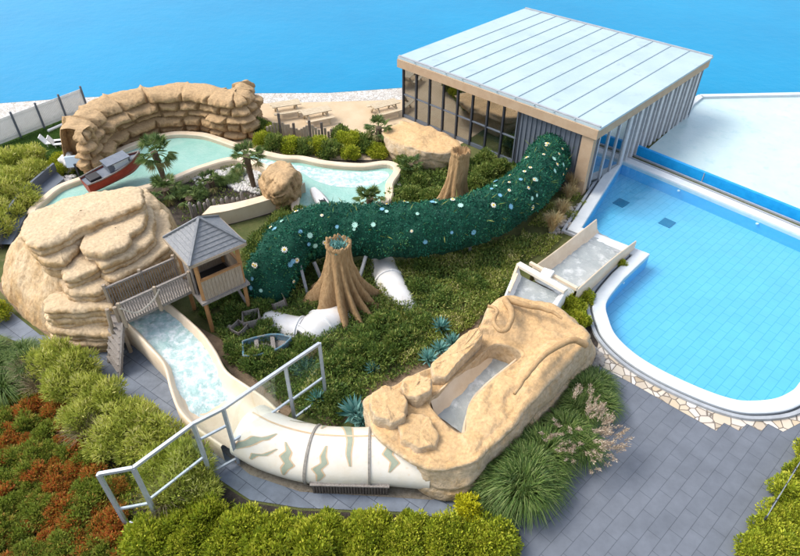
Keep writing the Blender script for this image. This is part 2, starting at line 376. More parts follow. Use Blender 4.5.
# ------------------------------------------------------------------ ground sheets
def sheet(name, pts, m, z, px=True, n=None):
    P = ats(pts) if px else pts
    if n: P = smooth(P, n, True)
    b = MB(); b.sheet(P, z); return structure(b.build(name, m, origin=(0, 0, 0)))

sheet('lawn', [(-160, 190), (-160, 118), (60, 104), (100, 104), (100, 180), (50, 200), (0, 230)], LAWN, .004)
sheet('sand', [(98, 150), (98, 98), (270, 98), (430, 90), (470, 140), (400, 170), (330, 172), (258, 160)], SAND, .008)
sheet('beach', [(-600, 170), (-600, 110), (-60, 103), (60, 94), (150, 88), (420, 80), (430, 99), (98, 108), (60, 114), (-10, 146), (-160, 215)], PEBBLE, .012)
sh = [tuple(at(*p)) for p in [(-900, 126), (-60, 108), (60, 99), (150, 94), (330, 93), (430, 86), (560, 70), (690, 100), (1200, 112)]]
b = MB(); b.sheet(sh+[(1800, 250, 0), (2400, 3300, 0), (-2400, 3300, 0), (-1800, 250, 0)], .02); structure(b.build('lake', LAKE, origin=(0, 0, 0)))
sheet('planting_bed', [(120, 190), (200, 160), (300, 172), (305, 205), (225, 226), (160, 225)], SOIL, .006)
sheet('river_bank', [(240, 150), (330, 160), (400, 160), (430, 185), (400, 215), (380, 208), (384, 180), (300, 168)], SOIL, .014)
sheet('bare_soil', [(195, 325), (232, 345), (250, 375), (275, 395), (300, 400), (285, 420), (245, 392), (215, 352)], DIRT, .006)
sheet('bare_ground', [(300, 400), (360, 380), (425, 345), (450, 310), (490, 300), (470, 345), (420, 385), (375, 400), (330, 430)], DIRT, .003)
sheet('path', [(-120, 240), (0, 303), (40, 335), (110, 345), (160, 330), (200, 400), (260, 440), (330, 470), (430, 480), (530, 495),
               (520, 532), (470, 522), (400, 512), (300, 508), (250, 500), (205, 470), (165, 432), (120, 395), (95, 372), (45, 353), (0, 335), (-120, 285)], DECKB, .010)
sheet('gravel_margin', [(215, 446), (250, 475), (300, 492), (430, 500), (485, 497), (470, 480), (300, 470), (240, 440)], mat('gravel', (.20, .165, .12), .95, (.33, .29, .23), 7, .8, 30), .016)
sheet('rock_margin', [(-5, 285), (20, 315), (50, 338), (95, 348), (125, 338), (110, 300), (30, 270)], DIRT, .018)
sheet('deck', [(478, 505), (520, 455), (585, 375), (600, 350), (660, 380), (735, 420), (800, 405), (900, 400), (900, 470), (742, 545), (700, 640), (460, 640), (470, 520)], PAVER, .0055)
zz = [(592, 360), (600, 366), (612, 373), (640, 388), (680, 411), (716, 431), (724, 423), (739, 431), (747, 424), (761, 431.5), (768, 424), (783, 432), (806, 420), (840, 400)]
sheet('mulch_bed', [(576, 234), (636, 260), (618, 274), (604, 290), (598, 308), (598, 325), (598, 345), (590, 372), (560, 340), (545, 300), (560, 262)], SOIL, .018)
sheet('bamboo_bed', [(-160, 140), (0, 150), (45, 160), (45, 195), (10, 230), (-30, 300), (-160, 250)], SOIL, .016)
sheet('corner_bed', [(742, 545), (862, 476), (900, 560), (800, 640), (690, 640)], SOIL, .022)
sheet('hedge_bed', [(-200, 290), (0, 338), (45, 356), (95, 375), (120, 398), (165, 436), (205, 474), (250, 503), (300, 511), (400, 515), (470, 525), (520, 535), (520, 700), (-200, 700)], SOIL, .022)

# ------------------------------------------------------------------ swimming pool (sunk through the ground sheet)
pool_px = [(622.7, 163), (660, 178.5), (698, 194.5), (756, 219), (800, 238), (862, 264), (868, 300), (845, 345), (815, 372), (798, 385), (791, 393),
           (774, 401), (751, 403.5), (731, 401.6), (701, 391.5), (663, 374), (635, 357), (615, 338), (607.5, 321), (605, 308), (610, 297), (623, 281), (649, 256.5), (581, 230)]
PP = ats(pool_px)
core = smooth(PP[9:22], 90)
edge = PP[:6]+[p for p in smooth(PP[5:10], 20)[1:-1]]+core+PP[22:]
def offset(P, d):
    n = len(P); out = []
    for i in range(n):
        a = (P[i]-P[i-1]).normalized(); c = (P[(i+1) % n]-P[i]).normalized()
        na = Vector((-a.y, a.x, 0)); nc = Vector((-c.y, c.x, 0)); m_ = (na+nc)
        m_ = m_.normalized() if m_.length > 1e-4 else na
        out.append(P[i]+m_*d/max(.55, m_.dot(na)))
    return out
ar = sum(edge[i].x*edge[(i+1) % len(edge)].y-edge[(i+1) % len(edge)].x*edge[i].y for i in range(len(edge)))
sg = 1 if ar < 0 else -1
hole = offset(edge, sg*.2); big = [Vector((-2500, -600, 0)), Vector((2500, -600, 0)), Vector((2500, 3500, 0)), Vector((-2500, 3500, 0))]
hp = [Vector((p.x, p.y, 0)) for p in hole]; b = MB()
b.add([(p.x, p.y, -.012) for p in big+hp], [tuple(t) for t in tessellate_polygon([big, hp])]); structure(b.build('ground', GRASSB, origin=(0, 0, 0)))
ce = [Vector((p.x, p.y, 0)) for p in offset(edge, sg*.3)]; i0 = min(range(len(ce)), key=lambda i: (ce[i]-at(825, 372)).length); i1 = min(range(len(ce)), key=lambda i: (ce[i]-at(600, 318)).length)
b = MB(); b.sheet(ats(zz)+ce[i0:i1+1]+[at(590, 330)], .014); structure(b.build('crazy_paving', CRAZY, origin=(0, 0, 0)))
pool = thing('swimming_pool', tuple(at(700, 290)), 'large bright blue outdoor pool with white coping and rounded near edge', 'pool')
def ring(bm, rows):            # rows: (offset, z)
    bm.grid([[Vector((p.x, p.y, z)) for p in (offset(edge, sg*d) if d else edge)] for d, z in rows], closed=True)
b = MB(); ring(b, [(0, -.10), (0, .16), (.06, .18), (.52, .18), (.56, .15), (.56, .02)]); b.build('coping', COPING, pool)
b = MB(); ring(b, [(.56, .06), (.66, .06)]); b.build('gutter', GUTTER, pool)
b = MB(); ring(b, [(.66, .0), (.66, .13), (.80, .13), (.80, 0)]); b.build('kerb', KERBG, pool)
b = MB(); b.sheet(edge, -.72); b.build('pool_floor', POOLT, pool)
b = MB(); ring(b, [(0, -.72), (0, -.1)]); b.build('pool_wall', POOLW, pool)
b = MB(); b.sheet([p for p in edge], .06); b.build('water', POOLWAT, pool)
e1, e2 = Vector((math.cos(R(133)), math.sin(R(133)), 0)), Vector((math.cos(R(43)), math.sin(R(43)), 0))
for p in [(621, 203), (667, 223)]:
    b = MB(); b.box(at(*p, -.72), e1*.32, e2*.36, .03); b.build('drain_cover', DRAIN, pool)
for p in [(698, 197), (678.5, 191), (623, 283), (757, 224)]:
    q = at(*p, -.2); b = MB(); b.tube([q, q+Vector((0, 0, .05))], .07, 12); b.build('pool_light', WHITE, pool)
# blue barrier behind the far edge, and the pale shallow pool beyond it
a_, c_ = at(628, 158.5), at(864, 257)
d_ = (c_-a_).normalized(); nrm = Vector((-d_.y, d_.x, 0)); nrm = nrm if nrm.y > 0 else -nrm
o_ = nrm*.75
bw = thing('pool_barrier', tuple(a_+o_), 'low bright blue barrier along the far edge of the big pool', 'barrier')
b = MB(); b.box((a_+c_)/2+o_, (c_-a_)/2, nrm*.10, .62); b.build('panel', BLUEW, bw)
b = MB(); b.box((a_+c_)/2+o_-nrm*.22, (c_-a_)/2, nrm*.05, .1); b.build('foot_rail', STEEL, bw)
for k in (3, 7):
    p = a_+(c_-a_)*k/9+o_-nrm*.115; b = MB(); b.bar(p, p+Vector((0, 0, .62)), .035); b.build('joint', STEEL, bw)
sp = [a_+nrm*1.0+d_*.3, c_+nrm*1.0+d_*6]
far = [at(1000, 112), at(800, 96), at(700, 98), at(690, 106), at(684, 118)]
structure((lambda q: (q.sheet(sp+far, .03), q.build('shallow_water', PALEW, origin=(0, 0, 0)))[1])(MB()))
b = MB(); rimp = far
for i in range(len(rimp)-1): b.bar(rimp[i]+Vector((0, 0, .1)), rimp[i+1]+Vector((0, 0, .1)), .4, .2)
tag(b.build('pool_edge', COPING), 'white kerb edging the pale shallow pool behind the blue barrier', 'kerb')

# ------------------------------------------------------------------ pool hall
C0 = at(583, 194); u1 = Vector((math.cos(R(136)), math.sin(R(136)), 0)); u2 = Vector((math.cos(R(46)), math.sin(R(46)), 0)); UP = Vector((0, 0, 1))
HH = 3.9; LEN = 13.6; DEP = 13.2; CL = 4.6
hall = thing('pool_hall', tuple(C0), 'grey clad pool hall with glass front and pale flat roof', 'building')
b = MB(); b.box(C0+u1*CL/2+u2*.15, u1*CL/2, u2*.12, HH-.5)
for k in range(int(CL/.3)): b.box(C0+u1*(.55+k*.3)+u2*0.0, u1*.035, u2*.03, HH-.51)
b.build('cladding', GREYC, hall)
b = MB(); b.box(C0+u1*.30-u2*.03, u1*.34, u2*.17, HH-.5); b.build('corner_post', TANF, hall)
b = MB(); b.box(C0+u1*(LEN/2)-u2*.16+UP*(HH-.5), u1*(LEN/2+.2), u2*.14, .5)
b.box(C0-u1*.06+u2*(DEP/2)+UP*(HH-.5), u1*.14, u2*(DEP/2+.019), .5); b.build('fascia', TANF, hall)
b = MB(); b.box(C0+u1*(LEN/2)+u2*(DEP/2)+UP*(HH+.003), u1*(LEN/2+.25), u2*(DEP/2+.2), .12); rf = b.build('roof', ROOFM, hall)
for k in range(1, 11):
    b = MB(); b.box(C0+u1*(LEN*k/11)+u2*DEP/2+UP*(HH+.124), u1*.025, u2*(DEP/2+.3), .035); b.build('seam', ROOFS, rf)
b = MB()
for s_ in (-1, 1): b.box(C0+u1*LEN/2+u2*(DEP/2+s_*(DEP/2+.12))+UP*(HH+.12), u1*(LEN/2+.2), u2*.06, .08)
b.build('roof_edge', KERBG, rf)
b = MB(); b.box(C0+u1*(CL+LEN)/2+u2*DEP/2, u1*(LEN-CL)/2*.98, u2*(DEP/2-.3), .05); b.build('hall_floor', INFLOOR, hall)
b = MB(); b.box(C0+u1*(CL+LEN)/2+u2*3.6+UP*.052, u1*3.6, u2*2.2, .03); b.build('indoor_pool', RIVER, hall)
b = MB(); b.box(C0+u1*LEN/2+u2*(DEP-.1), u1*LEN/2, u2*.1, HH-.01); b.box(C0+u1*(LEN-.1)+u2*DEP/2, u1*.1, u2*(DEP/2-.21), HH-.01); b.build('rear_wall', GREYC, hall)
g0, g1 = CL+.03, LEN
nb = 8; ww = (g1-g0)/nb
for k in range(nb):
    b = MB(); b.box(C0+u1*(g0+ww*(k+.5))+u2*.1+UP*.25, u1*(ww/2-.05), u2*.012, HH-.78); b.build('glass_pane', GLASSB, hall)
for k in range(nb+1):
    b = MB(); b.box(C0+u1*(g0+ww*k)+u2*.1, u1*.05, u2*.09, HH-.51); b.build('mullion', DARKM, hall)
b = MB()
for z in (0, 1.55, HH-.6): b.box(C0+u1*(g0+g1)/2+u2*.09+UP*z, u1*(g1-g0)/2, u2*.05, .22 if z == 0 else .07)
b.build('transom', GREYC, hall)
# side facade: one glazed bay, then pale fins
for k in range(3):
    b = MB(); b.box(C0+u2*(.62+1.1*(k+.5))+u1*.1+UP*.2, u2*.5, u1*.012, HH-.74); b.build('glass_pane', GLASSB, hall)
    b = MB(); b.box(C0+u2*(.62+1.1*k)+u1*.1, u2*.045, u1*.08, HH-.51); b.build('mullion', STEEL, hall)
b = MB(); b.box(C0+u2*(4+(DEP-4)/2)+u1*.35, u2*((DEP-4)/2-.22), u1*.05, HH-.51); b.build('side_wall', DARKM, hall)
for k in range(15):
    b = MB(); b.box(C0+u2*(4.05+.62*k)+u1*.12, u2*(.06 if k % 2 else .16), u1*.12, HH-.51); b.build('facade_fin', FIN, hall)
bt = MB(); bt.tube(smooth([C0+u2*1.3+u1*2.4+UP*1.4, C0+u2*1.9+u1*1.5+UP*1.2, C0+u2*3+u1*1.2+UP*.8, C0+u2*3.6+u1*1.8+UP*.5], 16), .5, 12); bt.build('indoor_flume', BLUEW, hall, True)

# ------------------------------------------------------------------ rocks
def rock_loft(contours, N=110, M=46, strata=5, amp=.22, nz=.16, nsc=.8, cap=14, dome=.15, seed=0.0):
    rings = []
    top = smooth(ats(contours[-1][1], contours[-1][0]), 80, True)
    c = sum(top, Vector())/len(top)
    ang = np.linspace(-math.pi, math.pi, N, endpoint=False)
    zs, rs = [], []
    for z, pts in contours:
        P = smooth(ats(pts, z), 240, True)
        a = np.array([math.atan2(p.y-c.y, p.x-c.x) for p in P]); r = np.array([math.hypot(p.x-c.x, p.y-c.y) for p in P])
        o = np.argsort(a); zs.append(z); rs.append(np.interp(ang, a[o], r[o], period=2*math.pi))
    zs = np.array(zs); rs = np.array(rs); h = zs[-1]
    rows = []
    for j in range(M+1):
        z = h*j/M; row = []
        for i, a in enumerate(ang):
            dx, dy = math.cos(a), math.sin(a)
            off = .8*mn.noise(Vector((dx*1.3, dy*1.3, seed)))+.22*mn.noise(Vector((dx*5, dy*5, seed+3)))
            u = z/h*strata+off; fl = math.floor(u); f = u-fl
            st_ = 0 if f < .72 else ((f-.72)/.28)**2*(3-2*(f-.72)/.28)
            terr = .75*min(1, max(.15, .75+1.2*mn.noise(Vector((dx*1.1, dy*1.1, seed+6)))))
            zq = min(h, max(0, z*(1-terr)+terr*(fl+st_-off)/strata*h))
            r0 = float(np.interp(zq, zs, rs[:, i]))
            led = .9*math.sin(math.pi*min(1, f/.72)) if f < .72 else 0
            layer = mn.noise(Vector((dx*2.2+7*fl, dy*2.2, seed+fl*3.1)))*(1-st_)+mn.noise(Vector((dx*2.2+7*(fl+1), dy*2.2, seed+(fl+1)*3.1)))*st_
            crack = -.5*max(0, 1-abs(mn.noise(Vector((dx*2.6, dy*2.6, seed+fl*.8+z*.15))))/.05)
            e = min(1, j/4)*min(1, (M-j)/2+.3)
            r = r0+e*amp*(.35*led+.8*layer+.5*crack)
            p = Vector((c.x+dx*r, c.y+dy*r, z)); q = fbm(p*nsc+Vector((seed, 0, 0)), 5)
            p += Vector((dx, dy, .25))*q*nz*(1 if j else .3)
            row.append(p)
        rows.append(row)
    last = rows[-1]
    for j in range(1, cap+1):
        t = j/cap; row = []
        for p in last:
            q = p.lerp(Vector((c.x, c.y, p.z)), t*.985); n_ = fbm(Vector((q.x*.7, q.y*.7, seed+5)), 4)
            q.z = h+dome*math.sin(t*math.pi/2)+.22*n_*min(1, t*2)+(p.z-h)*(1-t); row.append(q)
        rows.append(row)
    m = MB(); m.grid(rows, closed=True); m.add(rows[-1], [tuple(range(N))])
    return m
def terraces(base, plates, cell=.045, seed=1.0, undercut=.5):
    """weathered sheet rock: a smooth mound with overlapping flat plates, as a fine grid with leaning risers."""
    C = [(z, np.array([(p.x, p.y) for p in smooth(ats(pts, z), 120, True)])) for z, pts in base]
    PL = []
    for z, pts in plates:
        PL.append((z, np.array([(p.x, p.y) for p in ats([(u/2.973, 172+v/2.973) for u, v in pts], z)])))
    allc = np.vstack([c for _, c in C]); lo = allc.min(0)-.8; hi = allc.max(0)+.8
    X, Y = np.meshgrid(np.arange(lo[0], hi[0], cell), np.arange(lo[1], hi[1], cell)); sh_ = X.shape; Q = np.c_[X.ravel(), Y.ravel()]
    wob = np.array([(mn.noise(Vector((x*1.4, y*1.4, seed))), mn.noise(Vector((x*1.4, y*1.4, seed+7))), mn.noise(Vector((x*4.5, y*4.5, seed))), fbm(Vector((x*.9, y*.9, seed+3)), 6), mn.noise(Vector((x*11, y*11, seed)))) for x, y in Q])
    def sdist(q, poly):
        d = np.full(len(q), 1e9); n = len(poly)
        for k in range(n):
            a, b_ = poly[k], poly[(k+1) % n]; e = b_-a; w = q-a
            t = np.clip((w@e)/(e@e+1e-12), 0, 1); d = np.minimum(d, np.linalg.norm(w-t[:, None]*e, axis=1))
        return np.where(inpoly(q, poly), d, -d)
    Qw = Q+wob[:, :2]*.16+wob[:, 2:3]*.05
    ds = [sdist(Q+wob[:, :2]*.1, c) for _, c in C]
    Z = np.full(len(Q), -.6)
    for k in range(len(C)):
        dk = ds[k]
        if k < len(C)-1: up_ = np.where(ds[k+1] < 0, C[k][0]+(C[k+1][0]-C[k][0])*dk/(dk-ds[k+1]+1e-6), C[k+1][0])
        else: up_ = C[k][0]+.12*(1-np.exp(-np.maximum(dk, 0)/.5))
        Z = np.maximum(Z, np.where(dk > 0, up_, C[k][0]+6*dk))
    dall = np.max(np.array([d+z/6 for d, (z, _) in zip(ds, C)]), 0)
    Z = np.maximum(Z, -.5)
    Z += .24*wob[:, 3]+.05*wob[:, 2]
    Z += .012*wob[:, 4]
    m = MB(); V = [(x, y, z) for (x, y), z in zip(Q, Z)]; keep = (np.maximum(Z, dall) > -.45).reshape(sh_)
    F = []; w_ = sh_[1]
    for r in range(sh_[0]-1):
        for c in range(w_-1):
            if keep[r, c] and keep[r, c+1] and keep[r+1, c] and keep[r+1, c+1]: F.append((r*w_+c, r*w_+c+1, (r+1)*w_+c+1, (r+1)*w_+c))
    used = sorted({i for f in F for i in f}); ix = {a: b_ for b_, a in enumerate(used)}
    m.add([V[i] for i in used], [tuple(ix[i] for i in f) for f in F])
    for kk, (z, poly) in enumerate(PL):
        # one bed of the painted concrete: scalloped outline, rounded lip, a joint half way down, undercut foot
        P = [Vector((p[0], p[1], z)) for p in poly]; n = len(P); N = 220
        o_ = smooth(P, N, True); lin = []
        for k in range(N):
            q = k/N*n; a = int(q); lin.append(P[a].lerp(P[(a+1) % n], q-a))
        o_ = [a.lerp(b_, .35) for a, b_ in zip(smooth(P, N, True), smooth([P[q].lerp(P[(q+1) % n], h_) for q in range(n) for h_ in (.15, .5, .85)], N, True))]
        c = sum(o_, Vector())/N; T = .85; rows = []; J1 = random.uniform(.30, .42); J2 = random.uniform(.58, .72)
        nr = []
        for k in range(N):
            t = (o_[(k+1) % N]-o_[k-1]); nn = Vector((t.y, -t.x, 0)).normalized(); nr.append(nn if nn.dot(o_[k]-c) > 0 else -nn)
        for _ in range(8): nr = [(nr[k-1]+nr[k]+nr[(k+1) % N]).normalized() for k in range(N)]
        prof = [(.02, 1.0), (-.02, J2+.16), (.03, J2+.05), (.13, J2), (.03, J2-.04), (-.03, J2-.12), (-.02, J1+.10), (.03, J1+.04), (.15, J1), (.02, J1-.04), (-.05, J1-.12), (-.05, .14), (-.02, .07), (.03, .025), (.09, 0)]
        for ins, dz in prof:
            row = []
            for k, p in enumerate(o_):
                sc_ = .10*mn.noise(Vector((p.x*1.6, p.y*1.6, seed+kk)))+.05*mn.noise(Vector((p.x*5, p.y*5, seed+kk*2)))+.05*mn.noise(Vector((p.x*2.5, p.y*2.5, dz*6+kk)))
                gr = .6+.6*mn.noise(Vector((p.x*1.2, p.y*1.2, kk*3.3))) if ins > .1 and dz > .2 else 1
                q = p-nr[k]*(ins*max(.15, gr)-sc_); q.z = z-dz*T+.05*mn.noise(Vector((p.x*1.1, p.y*1.1, 9)))+.035*mn.noise(Vector((q.x*7, q.y*7, dz*9))); row.append(q)
            rows.append(row)
        for f in (.8, .6, .4, .2, .02):
            row = []
            for p in rows[len(prof)-1]:
                q = c+(p-c)*f; q.z = z+.09*fbm(Vector((q.x*.9, q.y*.9, seed)), 4)*(1-f*.6)+.05*(1-f); row.append(q)
            rows.append(row)
        m.grid(rows, closed=True)
    return m
m = terraces([(0, [(2, 286), (12, 305), (35, 326), (60, 340), (90, 344), (112, 336), (130, 318), (160, 300), (180, 280), (186, 262), (180, 246), (120, 240), (50, 245), (8, 264)]),
               (1.0, [(5, 266), (18, 286), (42, 306), (66, 320), (95, 318), (115, 308), (135, 290), (168, 270), (180, 250), (172, 230), (120, 220), (50, 228), (12, 246)]),
               (2.05, [(17, 240), (34, 262), (58, 284), (95, 283), (118, 268), (142, 254), (168, 238), (172, 222), (160, 203), (110, 207), (45, 216)]),
               (2.75, [(28, 226), (40, 244), (64, 258), (100, 254), (122, 243), (145, 230), (160, 212), (154, 196), (135, 189), (100, 194), (60, 207)]),
               (3.2, [(45, 222), (65, 232), (100, 228), (135, 213), (146, 201), (134, 192), (104, 196), (65, 208)])],
    [(.55, [(150, 478), (200, 470), (258, 452), (332, 470), (330, 502), (270, 512), (170, 505)]), (1.05, [(140, 436), (250, 425), (332, 432), (335, 478), (255, 478), (150, 468)]),
     (1.5, [(140, 405), (200, 395), (318, 388), (336, 430), (250, 436), (140, 436)]), (2.0, [(145, 360), (300, 345), (334, 388), (320, 402), (145, 408)]),
     (1.6, [(330, 355), (400, 325), (480, 285), (520, 240), (528, 284), (480, 310), (345, 380)]),
     (2.15, [(300, 340), (330, 315), (400, 285), (470, 245), (505, 190), (522, 220), (490, 268), (400, 318), (325, 350)]),
     (2.55, [(185, 305), (300, 275), (326, 300), (318, 335), (275, 354), (190, 350)]),
     (2.7, [(300, 280), (400, 240), (455, 190), (470, 110), (495, 120), (508, 200), (475, 245), (400, 285), (330, 318)]),
     (3.05, [(188, 272), (245, 215), (290, 245), (302, 275), (250, 300), (190, 318)]),
     (3.2, [(280, 240), (380, 200), (430, 90), (455, 125), (452, 190), (400, 232), (322, 272), (292, 272)]),
     (3.45, [(105, 220), (180, 195), (262, 168), (200, 250), (186, 262), (135, 268), (112, 250)]),
     (3.6, [(235, 225), (275, 165), (400, 98), (428, 105), (426, 150), (385, 180), (382, 205), (320, 236), (285, 240)]),
     (3.98, [(62, 165), (85, 125), (200, 75), (400, 40), (425, 68), (415, 96), (270, 152), (180, 197), (112, 222), (72, 205)])], seed=2.0)
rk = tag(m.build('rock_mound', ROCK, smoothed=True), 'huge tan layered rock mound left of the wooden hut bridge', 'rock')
m = rock_loft([(0, [(262, 196), (270, 208), (285, 210), (298, 204), (302, 190), (296, 180), (275, 180), (264, 186)]),
               (1.0, [(260, 186), (270, 198), (287, 199), (299, 188), (296, 172), (275, 170), (263, 176)]),
               (1.9, [(268, 172), (276, 180), (288, 180), (294, 171), (287, 163), (276, 163)])], 120, 44, 3, .2, .14, 1.1, 8, .2, 8.8)
tag(m.build('boulder', ROCK2, smoothed=True), 'rounded tan boulder beside the turquoise river by the palm', 'rock')
m = rock_loft([(0, [(392, 158), (405, 168), (430, 172), (452, 170), (456, 160), (420, 150), (398, 150)]),
               (.7, [(385, 146), (400, 156), (430, 163), (452, 163), (459, 152), (430, 138), (400, 136)]),
               (1.0, [(381, 138), (398, 149), (428, 158), (452, 158), (462, 147), (432, 131), (402, 125), (386, 130)]),
               (1.35, [(384, 134), (400, 143), (428, 152), (450, 153), (458, 145), (432, 129), (402, 125), (389, 129)])], 80, 22, 2, .12, .10, 1.1, 8, .1, 4.1)
tag(m.build('rock_slab', ROCK3, smoothed=True), 'flat orange rock slab in front of the glass hall', 'rock')

# stacked rock wall round the back of the turquoise pool
WP = smooth(ats([(86, 176), (94, 178), (104, 174), (112, 162), (124, 150), (148, 139), (178, 133), (205, 134), (222, 139), (240, 141), (256, 137), (262, 127), (258, 118)]), 320)
def pillow():
    n = len(WP); HT = 2.5; courses = [0, .5, 1.1, 1.5, 2.02, 2.6]; m = MB(); rows = []
    S_ = [0]
    for i in range(1, n): S_.append(S_[-1]+(WP[i]-WP[i-1]).length)
    cuts = []
    for k in range(5):
        s = -random.random()*1.2; c = []
        while s < S_[-1]+2: c.append(s); s += random.uniform(.8, 2.0)
        cuts.append(c)
    offs = [[random.uniform(-.2, .2) for _ in c] for c in cuts]
    def disp(s, z):
        z2 = z+.10*mn.noise(Vector((s*.7, 0, 3)))
        k = max(0, min(4, sum(z2 >= q for q in courses[1:]))); lo, hi = courses[k], courses[k+1]
        c = cuts[k]; s2 = s+.12*mn.noise(Vector((0, z*2, s*.4))); j = max(i for i in range(len(c)) if c[i] <= s2+1e-6) if s2 >= c[0] else 0
        s1 = c[j+1] if j+1 < len(c) else c[j]+2
        dz = max(0, min(z2-lo, hi-z2)); ds = max(0, min(s2-c[j], s1-s2)); d = min(dz, ds)
        return (1-math.exp(-(d/.10)**1.5))*.44+offs[k][j]
    NZ = 64
    for jz in range(NZ+1):
        z = HT*jz/NZ; row = []
        for i, p in enumerate(WP):
            t = (WP[min(i+1, n-1)]-WP[max(i-1, 0)]).normalized(); nn = Vector((t.y, -t.x, 0))
            d = disp(S_[i], min(z, HT-.02))+.14*fbm(p*1.8+Vector((0, 0, z*1.8)), 6)-.28*(z/HT)+.30*math.sin(math.pi*z/HT)
            row.append(p+nn*(d-.3)+Vector((0, 0, z)))
        rows.append(row)
    for jt in range(1, 15):
        q = jt/14; row = []
        for i, p in enumerate(WP):
            t = (WP[min(i+1, n-1)]-WP[max(i-1, 0)]).normalized(); nn = Vector((t.y, -t.x, 0)); base = rows[NZ][i]
            w = 1.9*min(1, .35+min(i, n-1-i)/40)
            row.append(base-nn*w*q+Vector((0, 0, .16*math.sin(q*3.1)+.1*fbm(base+Vector((q*2, 0, 0)), 3)-(2.4*max(0, q-.75)/.25 if q > .75 else 0))))
        rows.append(row)
    m.grid(rows)
    for e in (0, n-1):
        col = [r[e] for r in rows]; m.add(col, [tuple(range(len(col)))])
    return m
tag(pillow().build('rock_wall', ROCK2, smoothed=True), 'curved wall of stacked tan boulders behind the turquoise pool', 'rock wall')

# tunnel rock with the slide trough
To = [(372, 398), (376, 425), (400, 448), (425, 462), (450, 464), (474, 457), (487, 440), (510, 420), (535, 390), (565, 360), (584, 338), (572, 322), (545, 305), (505, 297), (488, 308), (478, 330), (455, 352), (428, 372), (400, 384)]
Ba = [(366, 420), (374, 443), (403, 472), (428, 496), (455, 501), (476, 495), (496, 470), (522, 445), (550, 415), (575, 388), (594, 362), (592, 347), (565, 325), (512, 322), (494, 334), (484, 354), (460, 378), (432, 395), (402, 406)]
In = [(429, 401), (434, 411), (445, 423), (452, 429), (459, 433), (466, 430), (466, 415), (470, 402), (482, 389), (500, 373), (519, 359), (521, 353), (512, 347), (498, 344), (490, 346), (480, 355), (465, 368), (450, 381), (438, 393)]
hts = [1.8, 1.7, 1.6, 1.55, 1.5, 1.5, 1.5, 1.6, 1.7, 1.8, 1.9, 2.0, 2.1, 2.2, 2.0, 1.75, 1.6, 1.6, 1.7]
hin = [1.6, 1.55, 1.5, 1.45, 1.45, 1.45, 1.45, 1.5, 1.55, 1.6, 1.7, 1.75, 1.75, 1.7, 1.65, 1.6, 1.5, 1.5, 1.55]
NR = 260
ob = smooth(ats(Ba, 0), NR, True); ot = smooth([at(*p, h) for p, h in zip(To, hts)], NR, True); oi = smooth([at(*p, h) for p, h in zip(In, hin)], NR, True)
cin = sum(oi, Vector())/NR
rows = []
for j in range(57):
    row = []
    for i in range(NR):
        B_, T_, I_ = ob[i], ot[i], oi[i]; out = (Vector((T_.x, T_.y, 0))-Vector((I_.x, I_.y, 0))); out = out.normalized() if out.length > .05 else Vector((0, 1, 0))
        if j <= 24:
            t = j/24; p = B_.lerp(T_, t); p += out*(.16*math.sin(t*math.pi)**.7)
            u = t*2.4+.8*mn.noise(p*.45); f = u-math.floor(u); p -= out*.24*math.exp(-(min(f, 1-f)/.07)**2)*(.55+.7*mn.noise(p*.9))*min(1, j/3); p += out*.14*math.exp(-((t-.93)/.07)**2)
        elif j <= 44:
            t = (j-24)/20; p = T_.lerp(I_, t); n1 = mn.noise(Vector((p.x*.5, p.y*.5, 4)))
            u_ = n1*3.2; fl_ = math.floor(u_); ff = u_-fl_; step = (fl_+max(0, (ff-.8)/.2))*.13
            p.z += .06*math.sin(t*math.pi)+step*math.sin(t*math.pi)**.6-.08*(1-min(1, t*6))
        else:
            t = (j-44)/12; p = I_.copy(); p -= out*.0; p.z = I_.z-(I_.z-.55)*t
        q = fbm(p*.9+Vector((3, 1, 0)), 5); p = p+(out*.11+Vector((0, 0, .09)))*q*(1 if 0 < j < 42 else .25)
        row.append(p)
    rows.append(row)
m = MB(); m.grid(rows, closed=True)
tr = thing('tunnel_rock', tuple(at(470, 410)), 'orange tan artificial rock with a long slide trough through its top', 'rock')
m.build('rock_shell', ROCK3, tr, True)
for pts in ([(505, 300, 2.45), (512, 312, 2.5), (509, 326, 2.5), (500, 331, 2.45), (494, 322, 2.45), (497, 310, 2.45), (488, 306, 2.35)],
            [(505, 299, 2.4), (525, 305, 2.45), (548, 310, 2.4), (562, 318, 2.35)],
            [(586, 345, 2.2), (575, 340, 2.45), (560, 345, 2.45), (545, 355, 2.4), (530, 372, 2.35), (514, 394, 2.2)]):
    q = smooth([at(*p) for p in pts], 40)
    for k, p in enumerate(q): p += Vector((.05*mn.noise(p*3), .05*mn.noise(p*3+Vector((5, 0, 0))), 0))
    m = MB(); m.tube(q, lambda t: .13*(1-.55*t), 10); m.build('root', ROOT, tr, True)
